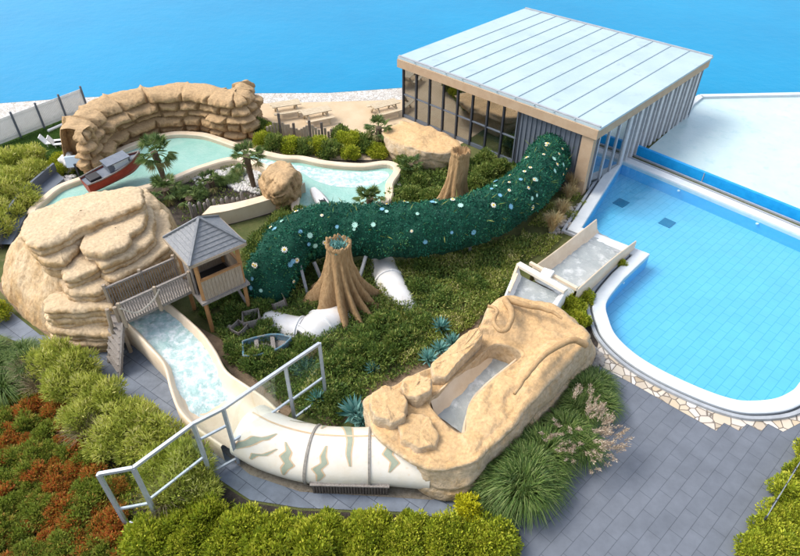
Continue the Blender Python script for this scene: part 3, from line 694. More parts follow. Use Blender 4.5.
def slab(pts, z0, z1, sd_, N=120, tilt=(0, 0)):
    P = ats(pts, z1); n = len(P); lo = []
    for k in range(N):
        q = k/N*n; a = int(q); f = q-a; f = min(1, max(0, (f-.1)/.8)) if True else f
        lo.append(P[a].lerp(P[(a+1) % n], f*.86+.07))
    for _ in range(2): lo = [(lo[k-1]+lo[k]*2+lo[(k+1) % N])/4 for k in range(N)]
    c = sum(lo, Vector())/N; rows = []
    for t, k in ((0, 1.05), (.2, 1.06), (.4, 1.0), (.5, .99), (.6, 1.03), (.8, 1.02), (.93, 1.0), (.985, .97), (1, .92), (1.0, .8), (1.0, .6), (1.0, .35), (1.0, .02)):
        row = []
        for p in lo:
            q = c+(p-c)*k; q.z = z0+(z1-z0)*t; r_ = mn.noise(Vector((q.x*1.1, q.y*1.1, sd_)))
            q.z += t*(tilt[0]*(q.x-c.x)+tilt[1]*(q.y-c.y)+.16*round(r_*3)/3); q += Vector((1, 1, .7))*.10*fbm(q*1.5+Vector((sd_, 0, 0)), 6); row.append(q)
        rows.append(row)
    m = MB(); m.grid(rows, closed=True); m.build('capstone', ROCK3, tr, True)
slab([(372, 392), (384, 386), (402, 391), (409, 404), (404, 418), (390, 424), (374, 416), (369, 402)], .5, 2.05, 1, tilt=(-.05, .12))
slab([(404, 376), (420, 372), (432, 380), (431, 392), (418, 399), (405, 394), (400, 385)], .3, 1.95, 3, tilt=(.1, -.1))
slab([(430, 360), (462, 338), (478, 332), (482, 340), (462, 358), (446, 374), (434, 372)], .3, 1.95, 5, tilt=(.12, .1))
slab([(396, 424), (412, 412), (428, 418), (440, 432), (436, 446), (418, 450), (402, 440)], .5, 1.72, 7, tilt=(-.1, .1))

# ------------------------------------------------------------------ turquoise river
riv = [(38, 214), (50, 202), (64, 191), (85, 183), (103, 174), (111, 166), (121, 155.5), (141, 147), (171, 138.5), (199, 139), (215, 143), (235, 150), (260, 157), (283, 162), (301, 163), (326, 168), (361, 170.6), (386, 168), (394, 173), (386, 186), (381, 204), (340, 214), (302, 212),
       (301, 188), (285, 177), (262, 166), (235, 160), (200, 169), (170, 181), (140, 190), (100, 197), (66, 205), (50, 216)]
RV = smooth(ats(riv, .2), 260, True)
ar = sum(RV[i].x*RV[(i+1) % len(RV)].y-RV[(i+1) % len(RV)].x*RV[i].y for i in range(len(RV))); sr = 1 if ar < 0 else -1
b = MB(); b.sheet(RV, .2); structure(b.build('river_water', RIVER, origin=(0, 0, 0)))
b = MB()
P1 = [(258, 159), (283, 163), (326, 169.5), (361, 172), (385, 171), (388, 178), (372, 186), (340, 187), (316, 181), (300, 172), (275, 168)]
b.sheet(smooth(ats(P1, .2), 60, True), .206); structure(b.build('rapids', RAPID, origin=(0, 0, 0)))
b = MB(); b.grid([[Vector((p.x, p.y, z)) for p in offset(RV, sr*d)] for d, z in ((0, .02), (0, .42), (.05, .47), (.38, .47), (.44, .4), (.46, 0))], closed=True)
tag(b.build('river_rim', CREAM, smoothed=False), 'cream concrete rim around the turquoise river and back pool', 'pool rim')
lw = smooth(ats([(205, 228), (230, 224), (260, 216), (285, 208), (300, 203)], 0), 40)
b = MB(); off2 = [p+Vector((.25, .75, 0)) for p in lw]
b.grid([lw, [p+Vector((0, 0, .8)) for p in lw], [p+Vector((0, 0, .82)) for p in off2], off2])
tag(b.build('retaining_wall', CREAM), 'low cream retaining wall behind the hut roof', 'wall')

# ------------------------------------------------------------------ open channel and covered tube of the lower slide
flume = thing('water_slide', tuple(at(230, 420)), 'cream open slide channel foaming below the bridge into a covered tube', 'water slide')
Lr = [(98, 305), (118, 316), (133, 327), (150, 345), (166, 364), (173, 388), (182, 410), (200, 428), (224, 445)]
Rr = [(140, 286), (158, 299), (172, 309), (198, 332), (213, 352), (224, 372), (243, 386), (262, 399), (277, 413)]
zr = [1.35, 1.3, 1.25, 1.15, 1.05, .95, .9, .85, .8]
L_ = smooth([at(*p, z) for p, z in zip(Lr, zr)], 90); R_ = smooth([at(*p, z) for p, z in zip(Rr, zr)], 90)
def channel(L_, R_, depth=.5, rim=.12, wall=.0):
    rows = []
    for l, r in zip(L_, R_):
        w = (r-l); w.z = 0; w.normalize()
        rows.append([l-w*rim+Vector((0, 0, -l.z if wall == 0 else -wall)), l-w*rim, l-w*rim*.5+Vector((0, 0, .05)), l, l+w*.12+Vector((0, 0, -depth*.6)), l+w*.4+Vector((0, 0, -depth)),
                     r-w*.4+Vector((0, 0, -depth)), r-w*.12+Vector((0, 0, -depth*.6)), r, r+w*rim*.5+Vector((0, 0, .05)), r+w*rim, r+w*rim+Vector((0, 0, -r.z if wall == 0 else -wall))])
    return rows
b = MB(); b.grid(channel(L_, R_)); b.build('channel', CREAM, flume, True)
b = MB(); rows = []
for k, (l, r) in enumerate(zip(L_[:76], R_[:76])):
    n = 14; row = []
    for i in range(n+1):
        p = l.lerp(r, .06+.88*i/n); p.z -= .27+.35*max(0, (k-50)/26)**1.5; p.z += .06*fbm(p*3.2, 5); row.append(p)
    rows.append(row)
b.grid(rows); b.build('foaming_water', RAPID, flume, True)
TP = smooth([at(250, 430, .62), at(275, 443, .6), at(310, 453, .58), at(345, 456, .58), at(385, 456, .58), at(412, 458, .58), at(432, 460, .58)], 90)
TR = .98
def tube_pt(s, a, r=TR):
    i = min(len(TP)-2, int(s*(len(TP)-1))); f = s*(len(TP)-1)-i; p = TP[i].lerp(TP[i+1], f)
    d = (TP[min(i+2, len(TP)-1)]-TP[max(0, i-1)]).normalized(); sx = d.cross(UP).normalized()
    rr = r*(1+.02*math.cos(a*4))
    return p+sx*rr*math.cos(a)*1.0+UP*rr*math.sin(a)*.86
b = MB(); b.grid([[tube_pt(s, a) for a in np.linspace(-.75, math.pi+.75, 34)] for s in np.linspace(0, 1, 100)])
b.grid([[tube_pt(s, a, TR-.05) for a in np.linspace(-.75, math.pi+.75, 34)] for s in np.linspace(0, .3, 30)])
tb = b.build('covered_tube', GEL, flume, True)
for s in (.385, .68):
    b = MB(); b.grid([[tube_pt(s+ds, a, TR+rr) for a in np.linspace(-.7, math.pi+.7, 34)] for ds, rr in ((-.006, .0), (-.006, .045), (.006, .045), (.006, .0))]); b.build('flange', SEAM, tb)
b = MB(); b.grid([[tube_pt(s, a, TR+.012) for s in np.linspace(.02, .98, 90)] for a in (1.72, 1.75, 1.78)]); b.build('long_seam', RUST, tb)
def patch(pts, name, m, lift):
    n = 6; b = MB(); rows = []
    up, lo = pts
    for t in np.linspace(0, 1, 30):
        xs = np.linspace(0, 1, len(up))
        a = (np.interp(t, xs, [q[0] for q in up]), np.interp(t, xs, [q[1] for q in up])); c = (np.interp(t, xs, [q[0] for q in lo]), np.interp(t, xs, [q[1] for q in lo]))
        rows.append([tube_pt(a[0]+(c[0]-a[0])*k/n, a[1]+(c[1]-a[1])*k/n, TR+lift) for k in range(n+1)])
    b.grid(rows); return b.build(name, m, tb, True)
# zigzag paint flashes: spine points (s, angle, half width) on the tube; angle 0 faces the path, pi/2 is the crest
ZZ = [[(.04, .35, .012), (.07, .62, .035), (.10, .78, .030), (.13, 1.05, .034), (.17, 1.15, .02), (.21, 1.42, .003)],
      [(.13, .25, .004), (.145, .5, .018), (.19, .62, .014), (.24, .95, .003)],
      [(.27, 1.25, .003), (.30, .98, .018), (.285, .75, .030), (.315, .55, .030), (.295, .35, .022), (.29, .05, .003)],
      [(.47, 1.35, .003), (.46, 1.0, .016), (.47, .78, .020), (.435, .55, .026), (.455, .35, .022), (.44, .05, .003)],
      [(.22, 2.2, .003), (.27, 2.3, .016), (.31, 2.55, .012), (.35, 2.75, .003)],
      [(.43, 2.75, .016), (.425, 2.45, .013), (.42, 2.1, .004)],
      [(.54, 2.75, .025), (.555, 2.4, .034), (.57, 2.0, .026), (.585, 1.55, .018), (.58, 1.1, .014), (.59, .7, .003)],
      [(.76, 1.9, .003), (.80, 1.45, .02), (.775, 1.1, .034), (.82, .85, .03), (.79, .5, .004)],
      [(.86, 2.4, .01), (.85, 2.0, .024), (.87, 1.6, .02), (.86, 1.3, .003)]]
for z in ZZ:
    w = [(s-h*.85-.004, a) for s, a, h in z], [(s+h*.85+.004, a) for s, a, h in z]
    patch(w, 'stain_edge', RUST, .006)
    w = [(s-h*.68, a) for s, a, h in z], [(s+h*.68, a) for s, a, h in z]
    patch(w, 'green_patch', SAGE, .012)
# slatted panel in front of the tube
A, B_ = at(313, 493), at(388, 495)
sl = thing('timber_screen', tuple((A+B_)/2), 'low dark slatted timber panel in front of the covered slide tube', 'fence')
d = (B_-A); n_ = 26; dn = d.normalized(); pn = Vector((-dn.y, dn.x, 0))
b = MB()
for k in range(n_): b.box(A+d*(k+.5)/n_, dn*(d.length/n_*.36), pn*.02, .5)
b.box((A+B_)/2+pn*.045, d/2, pn*.02, .46); b.build('slats', WOODD, sl)
b = MB(); b.box((A+B_)/2+UP*.5, d/2+dn*.05, pn*.07, .05); b.build('top_rail', WOODG, sl)

# inner trough of the tunnel rock and the chute into the pool
chute = thing('pool_slide', tuple(at(545, 280)), 'pale slide chute running from the tunnel rock down into the blue pool', 'water slide')
L_ = smooth([at(431, 402, 1.4), at(462, 371, 1.4), at(489, 344, 1.4), at(498, 325, 1.25), at(505, 300, 1.25)], 50); R_ = smooth([at(468, 428, 1.2), at(480, 390, 1.2), at(516, 358, 1.25), at(535, 335, 1.25), at(550, 312, 1.25)], 50)
b = MB(); b.grid(channel(L_, R_, .6, .1, .5)); b.build('trough', CREAM, chute, True)
b = MB(); b.grid([[l.lerp(r, .05+.9*i/10)+Vector((0, 0, -.48+.03*fbm(l.lerp(r, i/10)*3, 3))) for i in range(11)] for l, r in zip(L_, R_)]); b.build('trough_water', SLIDEW, chute, True)
L_ = smooth([at(506, 298, 1.25), at(512, 283, 1.2), at(519, 268, 1.15)], 24); R_ = smooth([at(552, 313, 1.25), at(557, 302, 1.2), at(565, 290, 1.15)], 24)
b = MB(); b.grid(channel(L_, R_, .5, .1, .7)); b.build('upper_chute', WHITEF, chute, True)
b = MB(); b.grid([[l.lerp(r, .06+.88*i/10)+Vector((0, 0, -.36+.03*fbm(l.lerp(r, i/10)*3, 3))) for i in range(11)] for l, r in zip(L_, R_)]); b.build('chute_water', SLIDEW, chute, True)
L_ = smooth([at(533, 269, 1.0), at(556, 252, .95), at(578, 235, .85), at(597, 220, .75)], 40); R_ = smooth([at(575, 291, 1.0), at(595, 273, .95), at(615, 256, .8), at(635, 241, .6)], 40)
b = MB(); b.grid(channel(L_, R_, .75, .08, .9)); b.build('lower_chute', CREAM, chute, True)
b = MB(); b.grid([[l.lerp(r, .08+.84*i/12)+Vector((0, 0, -.58+.05*fbm(l.lerp(r, i/12)*3, 3))) for i in range(13)] for l, r in zip(L_, R_)]); b.build('splash_water', SLIDEW, chute, True)
a, c = at(518, 264, 1.35), at(566, 291, 1.35)
b = MB(); b.bar(a, c, .28, .16); b.build('crossbeam', GEL, chute, bevel=.02)
b = MB(); b.bar(at(530, 263, 1.35), at(577, 289, 1.35), .14, .14); b.bar(at(512, 280, 1.2), a, .1); b.bar(at(517, 274, 1.25), at(509, 292, 1.2), .1); b.build('edge_beam', CREAM, chute)
b = MB(); b.box(at(547, 275, 1.36), (.2, -.12, 0), (.1, .16, 0), .2); b.build('control_box', WHITE, chute, bevel=.02)

# ------------------------------------------------------------------ green netted tube slide
GP = smooth([at(555, 150, 1.6), at(546, 162, 1.6), at(530, 185, 1.65), at(499, 208, 1.7), at(458, 223, 1.8), at(412, 230, 1.85), at(368, 230, 1.8), at(330, 229, 1.75), at(300, 238, 1.6), at(280, 258, 1.2), at(270, 284, .3), at(264, 300, -.6)], 170)
gt = thing('tube_slide', tuple(at(420, 262)), 'long curving tube slide draped in dark green netting with flowers', 'water slide')
def gpt(s, a, r=1.12, nzv=True):
    i = min(len(GP)-2, int(s*(len(GP)-1))); f = s*(len(GP)-1)-i; p = GP[i].lerp(GP[i+1], f)
    d = (GP[min(i+2, len(GP)-1)]-GP[max(0, i-1)]).normalized(); sx = d.cross(UP).normalized(); sy = sx.cross(d)
    q = p+sx*r*math.cos(a)+sy*r*math.sin(a)
    nn = (sx*math.cos(a)+sy*math.sin(a))
    if nzv: q += nn*(.15*fbm(q*1.2, 4)+.05*mn.noise(q*6))
    if math.sin(a) < -.3: q.z -= .25*(-math.sin(a)-.3)
    return q, nn
b = MB(); b.grid([[gpt(s, a)[0] for a in np.linspace(0, 2*math.pi, 56, endpoint=False)] for s in np.linspace(0, 1, 330)], closed=True)
net = b.build('netting', NET, gt, True)
P = []; D = []
for k in range(24000):
    q, nn = gpt(random.random(), random.uniform(-.5, math.pi+.6)); P.append(q+nn*random.uniform(-.02, .05)-ORG[gt.name]); D.append(nn*.35+Vector((random.gauss(0, 1), random.gauss(0, 1), random.gauss(0, 1)))*.6)
pt = [.4+.5*mn.noise(p*1.2)+random.gauss(0, .2) for p in P]
put('net_scraps', leafmesh('net_scraps', P, D, rng.uniform(.06, .16, len(P)), .05, NETL, tint=np.array(pt)), parent=gt)
P = []; D = []
for k in range(170):
    q, nn = gpt(random.random(), random.uniform(.5, 3.2)); P.append(q-ORG[gt.name]); D.append(nn*.7+Vector((random.gauss(0, 1), random.gauss(0, 1), random.gauss(0, .6)))*.6+UP*.3)
put('grass_sprigs', leafmesh('grass_sprigs', P, D, rng.uniform(.25, .6, len(P)), .035, L_BUSH), parent=gt)['kind'] = 'stuff'
for k in range(72):
    s, a = random.uniform(.05, .97), random.uniform(.9, 3.05)
    q, nn = gpt(s, a); q = q+nn*.06
    kind = random.random(); r = random.uniform(.08, .16)
    t1 = nn.cross(UP).normalized() if abs(nn.z) < .95 else Vector((1, 0, 0)); t2 = nn.cross(t1)
    b = MB(); vs = [q+nn*.02]; npet = 10
    for i in range(npet*2):
        rr = r*(1 if i % 2 == 0 else .62); an = i*math.pi/npet
        vs.append(q+t1*rr*math.cos(an)+t2*rr*math.sin(an)+nn*.03)
    b.add(vs, [(0, 1+i, 1+(i+1) % (npet*2)) for i in range(npet*2)])
    nm, mm_ = ('white_flower', PETW) if kind < .5 else (('blue_flower', PETB) if kind < .72 else ('green_flower', PETT))
    fo = b.build(nm, mm_, gt)
    if nm == 'white_flower':
        b = MB(); b.tube([q+nn*.03, q+nn*.06], r*.33, 8); b.build('flower_centre', PETY, fo)
for px, base in (((314, 262), (326, 290)), ((366, 256), (356, 290)), ((300, 265), (308, 296)), ((560, 178), (560, 190)), ((470, 240), (470, 252))):
    b = MB(); q = at(*base); b.bar(q, at(px[0], px[1], 1.2), .12); b.build('support_strut', STEELD, gt)

# ------------------------------------------------------------------ moulded tree stumps
def stump(base, h, rt, rb, lobes, flare, label, seed, lean=(0, 0)):
    c = at(*base); root = thing('tree_stump', tuple(c), label, 'stump'); rows = []; N = 120; M = 60
    for j in range(M+1):
        t = j/M; row = []
        for i in range(N):
            a = i/N*2*math.pi; tw = a+.5*t+.3*math.sin(2*a+seed)
            r = rt+(rb-rt)*(1-t)**flare; lob = (.5+.5*math.cos(lobes*tw+1.2*mn.noise(Vector((math.cos(a), math.sin(a), seed)))))
            r *= 1+(.62*(1-t)**1.5+.06)*(lob**.7-.55)
            if t > .96: r *= 1.06
            z = h*t
            if j == M: z += .28*max(0, mn.noise(Vector((math.cos(a)*3.5, math.sin(a)*3.5, seed+9))))+.1*random.random()
            p = c+Vector((r*math.cos(a)+lean[0]*t, r*math.sin(a)+lean[1]*t, z)); p += Vector((math.cos(a), math.sin(a), 0))*.06*fbm(Vector((p.x*2.4, p.y*2.4, z*.8+seed)), 5); row.append(p)
        rows.append(row)
    for k, (s, dz) in enumerate(((.8, .0), (.72, -.45), (.05, -.5))):
        row = []
        for i in range(N):
            p = rows[M][i]; q = c+Vector((lean[0], lean[1], 0)); row.append(Vector((q.x+(p.x-q.x)*s, q.y+(p.y-q.y)*s, (p.z if dz == 0 else c.z+h+dz))))
        rows.append(row)
    m = MB(); m.grid(rows, closed=True); m.add(rows[-1], [tuple(range(N))]); m.build('trunk', BARK, root, True)
    return root, c+Vector((lean[0], lean[1], h))
st, tp = stump((343, 300), 3.05, .5, 1.42, 11, 2.2, 'moulded brown tree stump with wide flared roots before the green tube', 1.7)
put('green_tuft', leafmesh('green_tuft', rng.normal(size=(260, 3))*[.2, .2, .08]+np.array([0, 0, 2.9]), updirs(260, .4), .22, .07, L_BLUE), parent=st)
stump((451, 213), 3.55, .43, 1.2, 6, 3.0, 'tall narrow moulded tree stump behind the green tube', 5.2, (.3, 0))

# white buried flume sections
def halftube(name, pts, r, label, cat='slide section', flanges=(.5,)):
    P = smooth([at(*p) for p in pts], 40); root = thing(name, tuple(at(pts[0][0], pts[0][1])), label, cat)
    b = MB(); b.tube(P, r, 28); b.build('shell', WHITEF, root, True)
    for f in flanges:
        i = int(f*38); b = MB(); b.tube([P[i], P[i+1]], r+.06, 28); b.build('flange', WHITE, root)
halftube('flume_section', [(268, 325, -.35), (286, 330, -.25), (303, 333, -.2)], .66, 'white flume section half buried beside the wooden crates', flanges=(.95,))
halftube('flume_section', [(340, 318, -.4), (320, 328, -.2), (304, 342, -.35)], .76, 'white flume section crossing the roots of the flared stump', flanges=(.55, .9))
halftube('flume_section', [(382, 266, -.3), (389, 282, -.05), (400, 302, -.2), (406, 314, -.5)], .66, 'white flume section emerging from ivy right of the flared stump', flanges=(.45,))

# ------------------------------------------------------------------ hut on legs and rope bridge
EZ = 3.75
ctr = at(204.5, 240.5, EZ); cR = at(246, 243, EZ); ctr.z = 0; cR.z = 0
ax = (cR-ctr); hd = ax.length; ang = math.atan2(ax.y, ax.x)
v1 = Vector((math.cos(ang+R(45)), math.sin(ang+R(45)), 0)); v2 = Vector((math.cos(ang-R(45)), math.sin(ang-R(45)), 0))
hs = hd/math.sqrt(2); wl = hs*.74; FZ = 1.75
hut = thing('lookout_hut', tuple(ctr), 'wooden lookout hut on legs with slate pyramid roof', 'hut')
b = MB(); apex = ctr+UP*(EZ+1.05); cs = [ctr+v1*hs*s+v2*hs*t+UP*EZ for s, t in ((1, 1), (1, -1), (-1, -1), (-1, 1))]
nl = 9
for k in range(4):
    a, c = cs[k], cs[(k+1) % 4]
    for j in range(nl):
        t0, t1 = j/nl, (j+1)/nl+.02
        lift = UP*.035
        b.add([a.lerp(apex, t0)+lift, c.lerp(apex, t0)+lift, c.lerp(apex, min(1, t1)), a.lerp(apex, min(1, t1)), a.lerp(apex, t0)-UP*.03, c.lerp(apex, t0)-UP*.03], [(0, 1, 2, 3), (0, 1, 5, 4)])
b.add([p-UP*.06 for p in cs], [(0, 1, 2, 3)])
rf = b.build('roof', SHINGLE, hut, fixn=False)
b = MB()
for k in range(4): b.bar(cs[k]+UP*.05, apex+UP*.05, .10, .06)
b.build('ridge_cap', SHINGLE, rf)
b = MB()
for k in range(4): b.bar(cs[k]-UP*.04, cs[(k+1) % 4]-UP*.04, .06, .12)
b.build('eaves_board', WOODP, rf)
b = MB(); b.box(ctr+UP*(FZ-.14), v1*(wl+.18), v2*(wl+.18), .12); b.build('platform', WOODG, hut)
for s, t in ((1, 1), (1, -1), (-1, 1), (-1, -1)):
    p = ctr+v1*wl*s+v2*wl*t
    b = MB(); b.bar(p, p+UP*(FZ-.15), .13); b.build('leg', WOODO, hut)
    b = MB(); b.bar(p+UP*FZ, p+UP*(EZ-.08), .13); b.build('corner_post', WOODO, hut)
def boards(c, d, n, length, z0, z1, nplank):
    m = MB(); nd = d.normalized()
    for k in range(nplank):
        o = (k+.5)/nplank*2-1; m.box(c+nd*length*o+UP*z0, nd*(length/nplank*.93), n*.025, z1-z0+random.uniform(-.02, .02))
    return m
WT = FZ+.95
for dd, nn in ((v1, -v2), (v1, v2), (v2, v1)):
    boards(ctr+nn*(wl+.05), dd, nn, wl, FZ-.1, WT, 12).build('plank_wall', WOODP, hut)
    b = MB(); b.bar(ctr+nn*(wl+.05)-dd*wl+UP*(WT+.03), ctr+nn*(wl+.05)+dd*wl+UP*(WT+.03), .12, .07)
    b.bar(ctr+nn*(wl+.02)-dd*wl+UP*(EZ-.2), ctr+nn*(wl+.02)+dd*wl+UP*(EZ-.2), .08, .18); fr = b.build('window_frame', WOODO, hut)
b = MB(); b.box(ctr+UP*(FZ+.001), v1*(wl-.08), v2*(wl-.08), .02); b.build('floor', SHADE, hut)  # near-black floor sheet; shade inside the hut is painted into its colour
boards(ctr-v1*(wl+.05), v2, -v1, wl*.48, FZ-.1, EZ-.2, 6).build('plank_wall', WOODG, hut)
b = MB(); p = ctr-v2*wl; b.bar(p+v1*wl+UP*.2, p-v1*wl+UP*(FZ-.2), .1); b.bar(p+v1*wl*1.0+UP*(FZ-.4), ctr+v2*wl+v1*wl+UP*.3, .1); b.build('brace', WOODG, hut)
# bridge
BZ = 1.8
br = thing('rope_bridge', tuple(at(150, 318)), 'weathered timber footbridge with rope rails leading to the hut', 'bridge')
q0, q1 = at(125, 323, BZ), at(193, 291, BZ); dv = (q1-q0).normalized(); pv = Vector((-dv.y, dv.x, 0)); bwid = .62
q0 = q0+pv*bwid; q1 = q1+pv*bwid
b = MB(); npl = 30
for k in range(npl):
    c = q0+(q1-q0)*(k+.5)/npl; b.box(c, dv*((q1-q0).length/npl*.44), pv*bwid, .045)
for s in (-1, 1): b.bar(q0+pv*s*bwid*.8-UP*.08, q1+pv*s*bwid*.8-UP*.08, .1, .14)
b.build('deck', WOODG, br)
for s in (-1, 1):
    b = MB(); a, c = q0+pv*s*bwid+UP*.92, q1+pv*s*bwid+UP*.92; b.bar(a, c, .09, .07); hr = b.build('handrail', WOODG, br)
    b = MB()
    for k in range(28):
        p = q0+(q1-q0)*(k+.5)/28+pv*s*bwid; b.bar(p+UP*.05, p+UP*.9, .03)
    b.build('balusters', WOODG, hr)
    for k in (0, .5, 1):
        p = q0+(q1-q0)*k+pv*s*(bwid+.07); b = MB(); b.bar(p-UP*.15, p+UP*1.05, .11); b.build('post', WOODP, br)
rp = [q0-pv*(bwid+.14)+UP*.85, q0+(q1-q0)*.18-pv*(bwid+.16)+UP*.35, q0+(q1-q0)*.42-pv*(bwid+.16)+UP*.55, q0+(q1-q0)*.55-pv*(bwid+.14)+UP*.9]
b = MB(); b.tube(smooth(rp, 30), .035, 8); b.build('rope', mat('pale rope', (.5, .44, .36), .9), br)
s0 = q0-dv*.05
b = MB()
for s in (-1, 1): b.bar(s0+pv*s*.55-UP*.0, Vector((s0.x-dv.x*.75, s0.y-dv.y*.75, 0))+pv*s*.55+Vector((.35, -.7, 0)), .08, .14)
for k in range(1, 8):
    t = k/8; p = (s0-UP*0).lerp(Vector((s0.x-dv.x*.75+.35, s0.y-dv.y*.75-.7, 0)), t); b.box(p, pv*.55, dv*.12, .04)
b.build('stair', WOODG, br)
for px in ((131, 352), (119, 356)):
    g = at(*px); b = MB(); b.tube([g, Vector((q0.x+(g.x-q0.x)*.6, q0.y+(g.y-q0.y)*.5, BZ+.5))], .08, 8); b.build('pile', WOODP, br)

# ------------------------------------------------------------------ steel and glass wind screen
ws = thing('glass_screen', tuple(at(200, 480)), 'tall galvanised steel framed glass screen crossing the slide', 'fence')
pb = [(128, 527), (159, 521), (212, 478), (239, 463), (295, 421), (326, 398)]; pt_ = [467, 466, 430, 409, 370, 343]
G = [at(*p) for p in pb]; Hh = [zat(g, y) for g, y in zip(G, pt_)]
hm = sum(Hh)/6
for k, g in enumerate(G):
    b = MB(); b.box(g, (.055, 0, 0), (0, .055, 0), hm); b.build('post', STEEL, ws)
def railz(i, j, f, w=.07):
    b = MB(); b.bar(G[i]+UP*hm*f, G[j]+UP*hm*f, w, w); b.build('rail', STEEL, ws)
for i in range(5): railz(i, i+1, 1.0, .10)
for i, fs in ((0, (.36, .07)), (1, (.42,)), (2, (.72, .1)), (3, (.42,)), (4, (.40, .06))):
    for f in fs: railz(i, i+1, f)
for i, f in ((0, .36), (1, .42), (2, .1), (3, .42), (4, .06)):
    a, c = G[i], G[i+1]; d = (c-a).normalized()
    b = MB(); n2 = Vector((-d.y, d.x, 0)); b.box((a+c)/2+UP*(hm*f+.04), (c-a)/2-d*.06, n2*.006, hm*(1-f)-.1); b.build('glass_pane', GLASS, ws)

# ------------------------------------------------------------------ wrecks and small things
# red boat with cabin, bow to the upper right
def boat(c, ang, L, Wd, H, rootname, label, cat, hullm, tilt=0):
    root = thing(rootname, tuple(c), label, cat); f = Vector((math.cos(ang), math.sin(ang), tilt)).normalized(); s = Vector((-math.sin(ang), math.cos(ang), 0)); u = f.cross(s)
    if u.z < 0: u = -u
    rows = []; inner = []
    for k in range(19):
        t = k/18; w = Wd/2*(1-max(0, (t-.45)/.55)**2.2)*(.82+.18*min(1, t*4)); sheer = H*(1+.35*t*t); keel = .12*H*max(0, (t-.7)/.3)**2*4
        row = [c+f*(L*(t-.5))+s*w*q+u*(keel+(sheer-keel)*z) for q, z in ((1.02, 1), (.98, .72), (.85, .38), (.45, .08), (0, 0), (-.45, .08), (-.85, .38), (-.98, .72), (-1.02, 1))]
        rows.append(row)
    m = MB(); m.grid(rows); m.add(rows[0], [tuple(range(9))]); hull = m.build('hull', hullm, root)
    deck = [[r[0].lerp(r[-1], q)-u*.10*H for q in (.03, .5, .97)] for r in rows]
    return root, f, s, u, deck, rows
root, f, s, u, deck, rows = boat(at(118, 179, .55), R(44), 3.3, 1.25, .7, 'wrecked_boat', 'wrecked red fishing boat with slate cabin beside the rock mound', 'boat', REDH, .10)
m = MB(); m.grid(deck); m.build('deck', CABIN, root)
c = at(118, 179, .55); m = MB()
for sd_ in (0, -1):
    m.tube([r[sd_]+u*.03 for r in rows], .045, 8)
m.build('gunwale', WOODG, root)
m = MB(); cc = c+f*.3+u*.62
m.box(cc, f*.62, s*.42, u*.5); cb = m.build('cabin', CABIN, root, bevel=.04)
m = MB(); m.box(cc+u*.503, f*.66, s*.46, u*.05); m.build('cabin_roof', CABIN, cb)
for q, o1, o2, e in ((f*.1-s*.43, f*.40, s*.006, .26), (f*.1+s*.43, f*.40, s*.006, .26), (f*.627, s*.32, f*.006, .26)):
    m = MB(); m.box(cc+q+u*.2, o1, o2, u*e); m.build('window', DGLASS, cb)
    m = MB(); m.box(cc+q+u*.15, o1*1.14, o2*.6, u*.05); m.box(cc+q+u*.461, o1*1.14, o2*.6, u*.035); m.build('window_frame', WHITE, cb)
m = MB(); m.box(c-f*1.1+u*.60, f*.3, s*.36, u*.2); m.build('engine_box', PIPE, root, bevel=.03)
# small blue dinghy
root, f, s, u, deck, rows = boat(at(269, 352, .05), R(14), 1.9, .95, .42, 'wrecked_dinghy', 'broken blue dinghy lying in weeds behind the glass screen', 'boat', TEALB)
m = MB(); m.grid([[p-u*.22 for p in r] for r in deck]); m.build('bottom_boards', WOODG, root)
m = MB()
for e in (0, -1): m.tube([r[e]+u*.02 for r in rows], .04, 6)
m.tube([rows[0][0], rows[0][-1]], .04, 6); m.build('gunwale', TEALB, root)
for k in (5, 11):
    m = MB(); m.bar(rows[k][0]-u*.08, rows[k][-1]-u*.08, .16, .04); m.build('seat', WOODG, root)
# crates
for px, a, sz, lb in (((279, 306), .5, .30, 'weathered grey crate beside the white flume section'), ((254, 325), .2, .34, 'weathered grey crate standing behind the blue dinghy'),
                      ((241, 333), 1.0, .26, 'small tilted grey crate left of the blue dinghy'), ((261, 296), .8, .22, 'small dark crate under the end of the green tube')):
    c = at(*px); f = Vector((math.cos(a), math.sin(a), .12)).normalized(); s = Vector((-math.sin(a), math.cos(a), 0)); u = f.cross(s)
    root = thing('crate', tuple(c), lb, 'crate', 'crates in the weeds by the hut'); b = MB()
    for k in range(4):
        for q, w in ((s*sz, f), (-s*sz, f), (f*sz, s), (-f*sz, s)): b.box(c+q+u*(.02+k*sz*.42), w*sz, q.normalized()*.012, u*sz*.34)
    b.build('slats', WOODG, root)
    b = MB()
    for i in (-1, 1):
        for j in (-1, 1): b.box(c+f*sz*.93*i+s*sz*.93*j, f*.035, s*.035, u*sz*1.7)
    b.box(c+u*.02, f*sz*.95, s*sz*.95, u*.02); b.build('corner_battens', WOODD, root)
# white board in the river
a, c = at(313, 189, .55), at(330, 212, .3); d = (c-a).normalized(); s = Vector((-d.y, d.x, 0)).normalized(); L = (c-a).length; wb = []
for k in range(25):
    t = k/24; w = .36*math.sin(math.pi*min(1, max(.02, t*.9+.08)))**.5
    wb.append([a+d*L*t-s*w, a+d*L*t-s*w*.6+UP*.10, a+d*L*t+UP*(.02 if t > .55 else .12), a+d*L*t+s*w*.6+UP*.10, a+d*L*t+s*w, a+d*L*t+s*w*.4-UP*.12, a+d*L*t-s*w*.4-UP*.12])
cn = thing('white_canoe', tuple(c), 'narrow white canoe tipped into the turquoise river', 'canoe')
b = MB(); b.grid(wb, closed=True); b.build('hull', WHITEF, cn, True)
b = MB(); b.box(a+d*L*.74+UP*.08, d*.5, s*.16, .03); b.build('cockpit', PIPE, cn)
